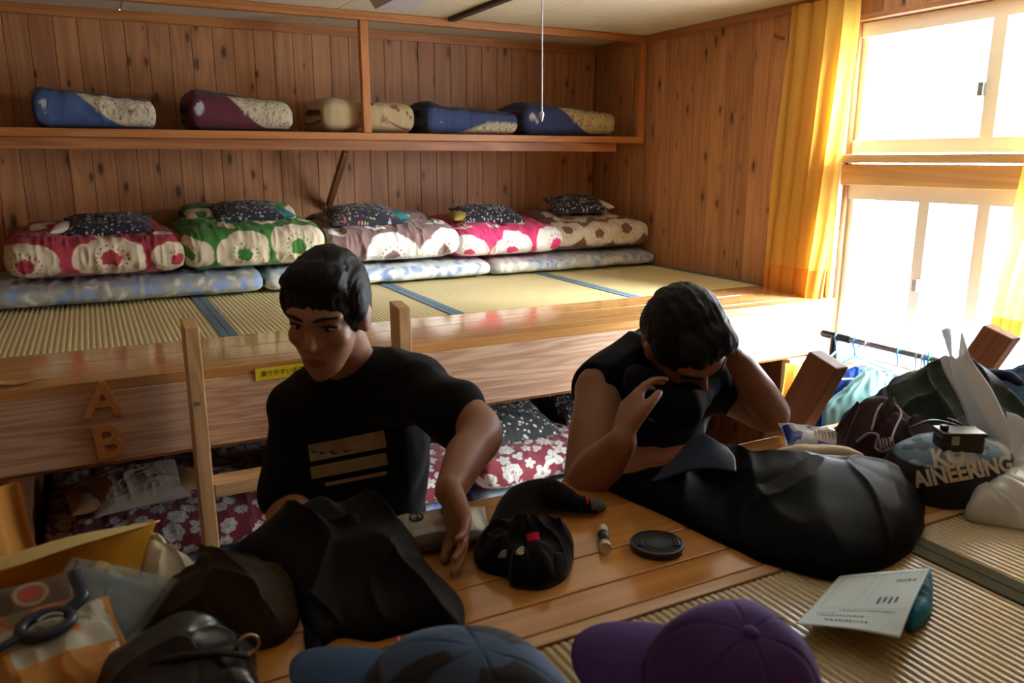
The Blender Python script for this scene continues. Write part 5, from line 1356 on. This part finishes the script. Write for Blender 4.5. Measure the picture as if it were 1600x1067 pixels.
# ================================================================== PEOPLE
def nrm(v): v = np.asarray(v, float); return v / np.linalg.norm(v)
SKIN_T = NT('skin'); _a = SKIN_T.n('ShaderNodeVertexColor', _layer_name='Col'); SKIN_T.l(_a.outputs[0], SKIN_T.b.inputs['Base Color'])
SKIN_T.set(Roughness=0.5, Subsurface__Weight=0.08, Subsurface__Radius=(0.01, 0.004, 0.002)); SKIN = SKIN_T.m
HAIR = plain('black hair', (0.006, 0.005, 0.005), 0.6, bump=0.5, bscale=260, spec=0.25)
EYEW, IRIS = plain('eye white', (0.55, 0.52, 0.48), 0.3), plain('dark iris', (0.01, 0.006, 0.004), 0.2)

def head_parts(c, f, u, sc=0.95):
    f = nrm(f); u = nrm(np.asarray(u, float) - f * np.dot(u, f)); x = np.cross(f, u)
    Mh = np.stack([x, f, u], 1) * sc
    def e(p, r): return ellip(np.asarray(c) + Mh @ np.array(p, float), np.array(r), Mh)
    def l(pts, rad): return limb([np.asarray(c) + Mh @ np.array(p, float) for p in pts], [q * sc for q in rad], 10, 12)
    pr = [e((0, -0.008, 0.030), (0.076, 0.094, 0.098)), e((0, 0.030, -0.025), (0.061, 0.064, 0.085)), e((0, 0.045, -0.075), (0.044, 0.045, 0.042)),
          e((0, 0.070, -0.098), (0.022, 0.020, 0.018)), e((0.038, 0.055, -0.020), (0.026, 0.030, 0.026)), e((-0.038, 0.055, -0.020), (0.026, 0.030, 0.026)),
          l([(-0.048, 0.068, 0.030), (-0.022, 0.086, 0.032), (0.022, 0.086, 0.032), (0.048, 0.068, 0.030)], [0.012, 0.014, 0.014, 0.012]),
          l([(0, 0.086, 0.022), (0, 0.098, 0.0), (0, 0.108, -0.022)], [0.009, 0.010, 0.014]), e((0.011, 0.095, -0.026), (0.009, 0.010, 0.008)), e((-0.011, 0.095, -0.026), (0.009, 0.010, 0.008)),
          l([(-0.024, 0.080, -0.058), (0, 0.092, -0.055), (0.024, 0.080, -0.058)], [0.005, 0.0085, 0.005]), l([(-0.021, 0.080, -0.068), (0, 0.090, -0.069), (0.021, 0.080, -0.068)], [0.005, 0.009, 0.005])]
    for s in (-1, 1):
        pr += [e((s * 0.077, -0.004, -0.004), (0.010, 0.022, 0.032)), e((s * 0.082, -0.012, 0.006), (0.006, 0.016, 0.024)), e((s * 0.031, 0.070, 0.010), (0.017, 0.012, 0.011))]
    return pr, Mh, np.asarray(c, float)
def hand_parts(w, fdir, nrm_, side, sc=1.0, curl=0.5, spread=0.10):
    """w wrist, fdir finger direction, nrm_ palm normal (the way fingers curl), side = +1/-1 thumb side."""
    f = nrm(fdir); n = nrm(np.asarray(nrm_, float) - f * np.dot(nrm_, f)); s = np.cross(n, f) * side; w = np.asarray(w, float)
    pr = []
    for k in range(4):
        o = (k - 1.5) * 0.0185
        pr.append(limb([w + s * o * 0.55 * sc, w + f * 0.045 * sc + s * o * 0.9 * sc, w + f * 0.088 * sc + s * o * sc], [0.0155 * sc, 0.0145 * sc, 0.0115 * sc], 10, 12))
    for k, (L, r) in enumerate(((0.058, 0.0078), (0.072, 0.0085), (0.078, 0.0088), (0.070, 0.0085))):
        k4 = 3 - k if False else k
        o = (k - 1.5) * 0.0195; p = w + f * 0.086 * sc + s * o * sc; a = 0.15 + curl * 0.35; dirn = f * math.cos(a) + n * math.sin(a) + s * spread * (k - 1.5)
        pts = [p - f * 0.012 * sc, p]
        for q, seg in enumerate((0.45, 0.30, 0.25)):
            p = p + nrm(dirn) * L * seg * sc; pts.append(p); a += curl * 0.75
            dirn = f * math.cos(a) + n * math.sin(a) + s * spread * (k - 1.5)
        pr.append(limb(pts, [r * sc, r * sc, r * 0.95 * sc, r * 0.88 * sc, r * 0.78 * sc], 14, 12))
    b = w + f * 0.020 * sc + s * 0.020 * sc
    pr.append(limb([b, b + (f * 0.028 + s * 0.022 + n * 0.008) * sc, b + (f * 0.056 + s * 0.030 + n * 0.020) * sc, b + (f * 0.078 + s * 0.027 + n * 0.030) * sc], [0.0145 * sc, 0.0125 * sc, 0.0100 * sc, 0.0085 * sc], 12, 12))
    return pr
def hair_mesh(Mh, c, seed, cut):
    prs = []
    def e(p, r): return ellip(c + Mh @ np.array(p, float), np.array(r), Mh, 20)
    prs += [e((0, -0.014, 0.040), (0.082, 0.099, 0.100)), e((0, -0.055, 0.010), (0.070, 0.055, 0.075)), e((0.0, 0.040, 0.100), (0.062, 0.045, 0.032)), e((0.03, 0.056, 0.096), (0.036, 0.028, 0.020)), e((-0.03, 0.056, 0.094), (0.036, 0.028, 0.021))]
    for s in (-1, 1): prs.append(e((s * 0.073, 0.012, 0.040), (0.014, 0.030, 0.040)))
    me = apply_remesh('hair', prs, 0.0045, 3)
    V = vget(me); N = vnormals(me); L = (V - c) @ np.linalg.inv(Mh).T
    q = L * [1, 0.3, 0.3]
    amp = 0.0025 * ridge(q, 60, seed) + 0.002 * ridge(q, 140, seed + 2)
    V = V + N * amp[:, None]; vset(me, V); return me
def face_bits(root, Mh, c, f, mouth=None):
    for s in (-1, 1):
        P, Q, G = ellip(c + Mh @ np.array((s * 0.031, 0.0735, 0.0095)), np.array((0.0125, 0.0105, 0.0062)), Mh)
        ey = link('eye', mesh_np('eye', P, Q, G), EYEW, root)
        P, Q, G = ellip(c + Mh @ np.array((s * 0.030, 0.0815, 0.0075)), np.array((0.0055, 0.0035, 0.0052)), Mh)
        link('iris', mesh_np('iris', P, Q, G), IRIS, ey)
        pts = [c + Mh @ np.array(p) for p in ((s * 0.013, 0.0985, 0.031), (s * 0.030, 0.0965, 0.036), (s * 0.052, 0.0795, 0.033))]
        tube('eyebrow', [tuple(p) for p in pts], [0.0035, 0.0045, 0.0025], HAIR, root, 8, 0.8, 10)
        pts = [c + Mh @ np.array(p) for p in ((s * 0.017, 0.082, 0.011), (s * 0.031, 0.0858, 0.0165), (s * 0.047, 0.076, 0.011))]
        tube('eyelid', [tuple(p) for p in pts], 0.0028, HAIR, root, 6, 1.0, 10)
def finish_body(me, Mh, c, skin=(0.33, 0.155, 0.085), lip=(0.24, 0.08, 0.055)):
    V = vget(me); L = (V - c) @ np.linalg.inv(Mh).T
    col = np.broadcast_to(np.array(skin), V.shape) * (1 + 0.10 * vnoise(V, 16, 2)[:, None])
    d = np.sqrt((L[:, 0] / 0.026) ** 2 + ((L[:, 1] - 0.092) / 0.02) ** 2 + ((L[:, 2] + 0.063) / 0.012) ** 2)
    col = lerp(col, np.array(lip), sstep(1.15, 0.8, d))
    paint(me, np.clip(col, 0, 1)); me.materials.clear(); me.materials.append(SKIN); return me
def folds(me, amp, f, seed, st=(1, 1, 0.45)):
    V = vget(me); N = vnormals(me); a = amp * (ridge(V * st, f, seed) + 0.5 * ridge(V * st, f * 2.2, seed + 3)); vset(me, V + N * a[:, None]); return me

# --- man in the dark T-shirt, standing in the aisle, leaning towards the near deck
m1 = thing('person', 'man in a dark printed T-shirt leaning over the near deck, reaching out with one arm', 'person', (0.5, 1.78, 0), 'people in the aisle')
b1 = np.array((0.5, 1.78, 0.0))
hc = ad(513, 492, 1.52); hf = nrm(-FW * [1, 1, 0]) ; hf = nrm(nrm(hf) * 1.0 - RT * 0.17 + np.array([0, 0, -0.24]))
hp, Mh1, hc = head_parts(hc, hf, np.array([0.05, 0, 1.0]), 0.93)
shR, shL = ad(470, 640, 1.76), ad(650, 606, 1.63)
neck = (shR + shL) / 2 + np.array([0.0, 0.03, 0.05]); chest = (shR + shL) / 2 + np.array([0.02, 0.08, -0.16])
pel = np.array([0.515, 1.80, 0.93]); sd = nrm(shL - shR)
elR, wrR = np.array([0.305, 1.65, 1.075]), np.array([0.30, 1.40, 1.15])
elL, wrL = ad(748, 668, 1.50), ad(703, 768, 1.29)
parts = list(hp)
parts += [limb([hc + Mh1 @ np.array((0, -0.03, -0.05)), neck + np.array([0, 0, 0.0]), neck - np.array([0, -0.02, 0.05])], [0.054, 0.058, 0.07], 12, 18)]
tor = [limb([neck - np.array([0, -0.01, 0.04]), chest + np.array([0, 0, 0.08]), chest, (chest + pel) / 2, pel, pel - np.array([0, 0, 0.08])], [0.075, 0.125, 0.135, 0.125, 0.135, 0.12], 26, 28, 0.8)]
sho = [limb([shR, (shR + shL) / 2 + np.array([0, 0.03, 0.02]), shL], [0.062, 0.085, 0.062], 20, 20)]
for s_ in (-1, 1):
    e0 = chest + sd * 0.075 * s_ + np.array([0, 0.0, 0.03]); sho.append(ellip(e0, (0.085, 0.085, 0.13)))
armR = limb([shR, elR, elR + (wrR - elR) * 0.5, wrR], [0.052, 0.041, 0.038, 0.026], 30, 18); armL = limb([shL, elL, elL + (wrL - elL) * 0.5, wrL], [0.052, 0.042, 0.038, 0.026], 30, 18)
parts += tor + sho + [armR, armL]
for s_ in (-1, 1):
    h = pel + sd * 0.095 * s_ - np.array([0, 0, 0.06]); kx = h + np.array([0.0, -0.05, -0.42]); ax_ = np.array([h[0], h[1] + 0.04, 0.08])
    parts += [limb([h, kx, ax_], [0.088, 0.058, 0.042], 30, 18), limb([ax_ + [0, 0.04, -0.045], ax_ + [0, -0.05, -0.05], ax_ + [-0.01, -0.15, -0.055]], [0.032, 0.034, 0.024], 14, 14, 0.8)]
parts += hand_parts(wrR, np.array([0.12, -0.8, 0.15]), np.array([0.1, -0.2, -1.0]), -1, 0.98, 0.7)
hdL = nrm(ad(732, 850, 1.20) - wrL); parts += hand_parts(wrL, hdL, nrm(-FW * 0.2 - RT * 0.9), -1, 1.0, 0.35)
me = apply_remesh('body', [(V - b1, Q, G) for V, Q, G in parts], 0.0055, 5)
finish_body(me, Mh1, hc - b1); body1 = link('body', me, None, m1)
hm = hair_mesh(Mh1, hc - b1, 3, 0); link('hair', hm, HAIR, m1)
face_bits(m1, Mh1, hc - b1, hf)
TEE = cloth('charcoal cotton jersey', (0.007, 0.007, 0.007), 0.9, 700, 0.2, 0.1)
g = 0.013
tee = [limb([neck - np.array([0, 0.0, 0.065]), chest + np.array([0, 0, 0.08]), chest, (chest + pel) / 2, pel + [0, 0, 0.02], pel - np.array([0, 0, 0.04])], [0.078 + g, 0.135 + g, 0.148 + g, 0.140 + g, 0.146 + g, 0.150 + g], 26, 30, 0.82),
       limb([shR, (shR + shL) / 2 + np.array([0, 0.03, 0.016]), shL], [0.058 + g, 0.078 + g, 0.058 + g], 20, 22)]
for s_ in (-1, 1): tee.append(ellip(chest + sd * 0.078 * s_ + np.array([0, 0, 0.03]), (0.098, 0.098, 0.142)))
tee.append(limb([shR, shR + (elR - shR) * 0.45, shR + (elR - shR) * 0.86], [0.060, 0.060, 0.062], 16, 20)); tee.append(limb([shL, shL + (elL - shL) * 0.35, shL + (elL - shL) * 0.62], [0.060, 0.060, 0.062], 16, 20))
tm = folds(apply_remesh('t_shirt', [(V - b1, Q, G) for V, Q, G in tee], 0.008, 8), 0.006, 9, 4)
tee_o = link('t_shirt', tm, None, m1); tm.materials.clear(); tm.materials.append(TEE)
bpy.context.view_layer.update(); bvt = bvh_of(tee_o)
KHK = plain('khaki screen print', (0.30, 0.25, 0.14), 0.85, vary=0.35, nscale=60)
def on_shirt(me, px, py, rz, name, mat, d0=1.62):
    p = ad(px, py, d0); d = V3(p - CAM).normalized(); Mx = axes(RT, -d, p) @ Matrix.Rotation(math.radians(rz), 4, 'Z')
    me = drape(me, Mx, bvt, d, 0.0045, 0.5); vset(me, vget(me) - b1); return link(name, me, mat, tee_o)
on_shirt(patch_mesh('print', 0.160, 0.036, 30, 8), 542, 697, 11, 'print', KHK)
on_shirt(patch_mesh('print', 0.160, 0.026, 30, 8), 545, 728, 11, 'print', KHK)
on_shirt(patch_mesh('print', 0.130, 0.008, 30, 4), 556, 748, 11, 'print', KHK)
TRO = cloth('dark trousers', (0.02, 0.02, 0.024), 0.9)
def trousers(root, pel, sd, base, lift):
    pr = [limb([pel + [0, 0, lift], pel - np.array([0, 0, 0.08])], [0.148, 0.155], 10, 26, 0.85)]
    for s_ in (-1, 1):
        h = pel + sd * 0.095 * s_ - np.array([0, 0, 0.06]); kx = h + np.array([0.0, -0.05, -0.42]); ax_ = np.array([h[0], h[1] + 0.04, 0.12])
        pr.append(limb([h, kx, ax_], [0.103, 0.076, 0.068], 30, 20))
    me = folds(apply_remesh('trousers', [(V - base, Q, G) for V, Q, G in pr], 0.010, 5), 0.006, 9, 6)
    o = link('trousers', me, None, root); me.materials.clear(); me.materials.append(TRO); return o
trousers(m1, pel, sd, b1, 0.06)

# --- bent man pulling a dark top over his head
m2 = thing('person', 'bare armed man bending his head down while pulling a dark top on', 'person', (1.12, 1.72, 0), 'people in the aisle')
b2 = np.array((1.12, 1.72, 0.0))
hf2 = nrm(RT * 0.42 - FW * [0.5, 0.5, 0] + np.array([0, 0, -0.80])); hu2 = nrm(-FW * [0.9, 0.9, 0] * -0.0 + np.array([0, 0, 0.75]) - FW * [0.65, 0.65, 0])
hp2, Mh2, hc2 = head_parts(ad(1066, 532, 1.62), hf2, hu2, 0.93)
sR, sL = ad(945, 612, 1.70), ad(1120, 602, 1.86)
sd2 = nrm(sL - sR); nk2 = (sR + sL) / 2 + np.array([0.0, -0.02, 0.035]); ch2 = (sR + sL) / 2 + np.array([0.02, 0.10, -0.15]); pel2 = np.array([1.20, 1.74, 0.86])
e2R, w2R = ad(918, 752, 1.56), ad(972, 690, 1.45)
e2L, w2L = ad(1205, 648, 1.80), ad(1150, 556, 1.70)
P2_ = list(hp2)
P2_ += [limb([hc2 + Mh2 @ np.array((0, -0.04, -0.05)), nk2, nk2 + np.array([0, 0.03, -0.05])], [0.055, 0.060, 0.07], 12, 18)]
P2_ += [limb([nk2 + np.array([0, 0.02, -0.05]), ch2 + [0, 0, 0.07], ch2, (ch2 + pel2) / 2, pel2, pel2 - np.array([0, 0, 0.08])], [0.08, 0.125, 0.135, 0.122, 0.132, 0.12], 26, 28, 0.8), limb([sR, (sR + sL) / 2 + np.array([0, 0.03, 0.02]), sL], [0.066, 0.085, 0.062], 20, 20)]
for s_ in (-1, 1): P2_.append(ellip(ch2 + sd2 * 0.075 * s_ + np.array([0, 0, 0.03]), (0.088, 0.088, 0.13)))
P2_ += [limb([sR, sR + (e2R - sR) * 0.5, e2R, e2R + (w2R - e2R) * 0.4, w2R], [0.062, 0.058, 0.046, 0.045, 0.028], 34, 18), limb([sL, sL + (e2L - sL) * 0.5, e2L, e2L + (w2L - e2L) * 0.4, w2L], [0.054, 0.050, 0.042, 0.041, 0.027], 34, 18)]
P2_ += hand_parts(w2R, nrm(ad(990, 612, 1.50) - w2R), nrm(RT * 0.8 + FW * 0.3), 1, 1.0, 0.6)
P2_ += hand_parts(w2L, nrm(ad(1118, 520, 1.66) - w2L), nrm(-RT * 0.7 - FW * 0.35), -1, 1.0, 0.6)
for s_ in (-1, 1):
    h = pel2 + sd2 * 0.095 * s_ - np.array([0, 0, 0.06]); kx = h + np.array([0.0, -0.05, -0.40]); ax_ = np.array([h[0], h[1] + 0.04, 0.08])
    P2_ += [limb([h, kx, ax_], [0.088, 0.058, 0.042], 30, 18), limb([ax_ + [0, 0.04, -0.045], ax_ + [0, -0.05, -0.05], ax_ + [-0.01, -0.15, -0.055]], [0.032, 0.034, 0.024], 14, 14, 0.8)]
me = apply_remesh('body', [(V - b2, Q, G) for V, Q, G in P2_], 0.0055, 5)
finish_body(me, Mh2, hc2 - b2); body2 = link('body', me, None, m2)
link('hair', hair_mesh(Mh2, hc2 - b2, 9, 0), HAIR, m2)
face_bits(m2, Mh2, hc2 - b2, hf2)
TOP = cloth('navy black jersey', (0.005, 0.006, 0.011), 0.85, 700, 0.2, 0.1)
tp = [limb([nk2 + np.array([0, 0.0, -0.02]), ch2 + [0, -0.01, 0.09], ch2 + [0, -0.01, 0.06], ch2 + [0, -0.01, 0.02]], [0.085, 0.142, 0.152, 0.152], 20, 30, 0.82, False),
      limb([sR + (e2R - sR) * 0.02, sR, (sR + sL) / 2 + np.array([0, 0.025, 0.03]), sL, sL + (e2L - sL) * 0.16], [0.070, 0.078, 0.100, 0.076, 0.066], 24, 22)]
for s_ in (-1, 1): tp.append(ellip(ch2 + sd2 * 0.075 * s_ + np.array([0, -0.01, 0.07]), (0.102, 0.102, 0.07)))
fl_ = ad(1060, 640, 1.60); tp.append(limb([ad(1010, 600, 1.60), ad(1052, 632, 1.60), ad(1088, 602, 1.66)], [0.05, 0.055, 0.045], 16, 18, 0.7))
tm = folds(apply_remesh('dark_top', [(V - b2, Q, G) for V, Q, G in tp], 0.008, 6), 0.009, 10, 8)
o = link('dark_top', tm, None, m2); tm.materials.clear(); tm.materials.append(TOP)
trousers(m2, pel2, sd2, b2, -0.02)
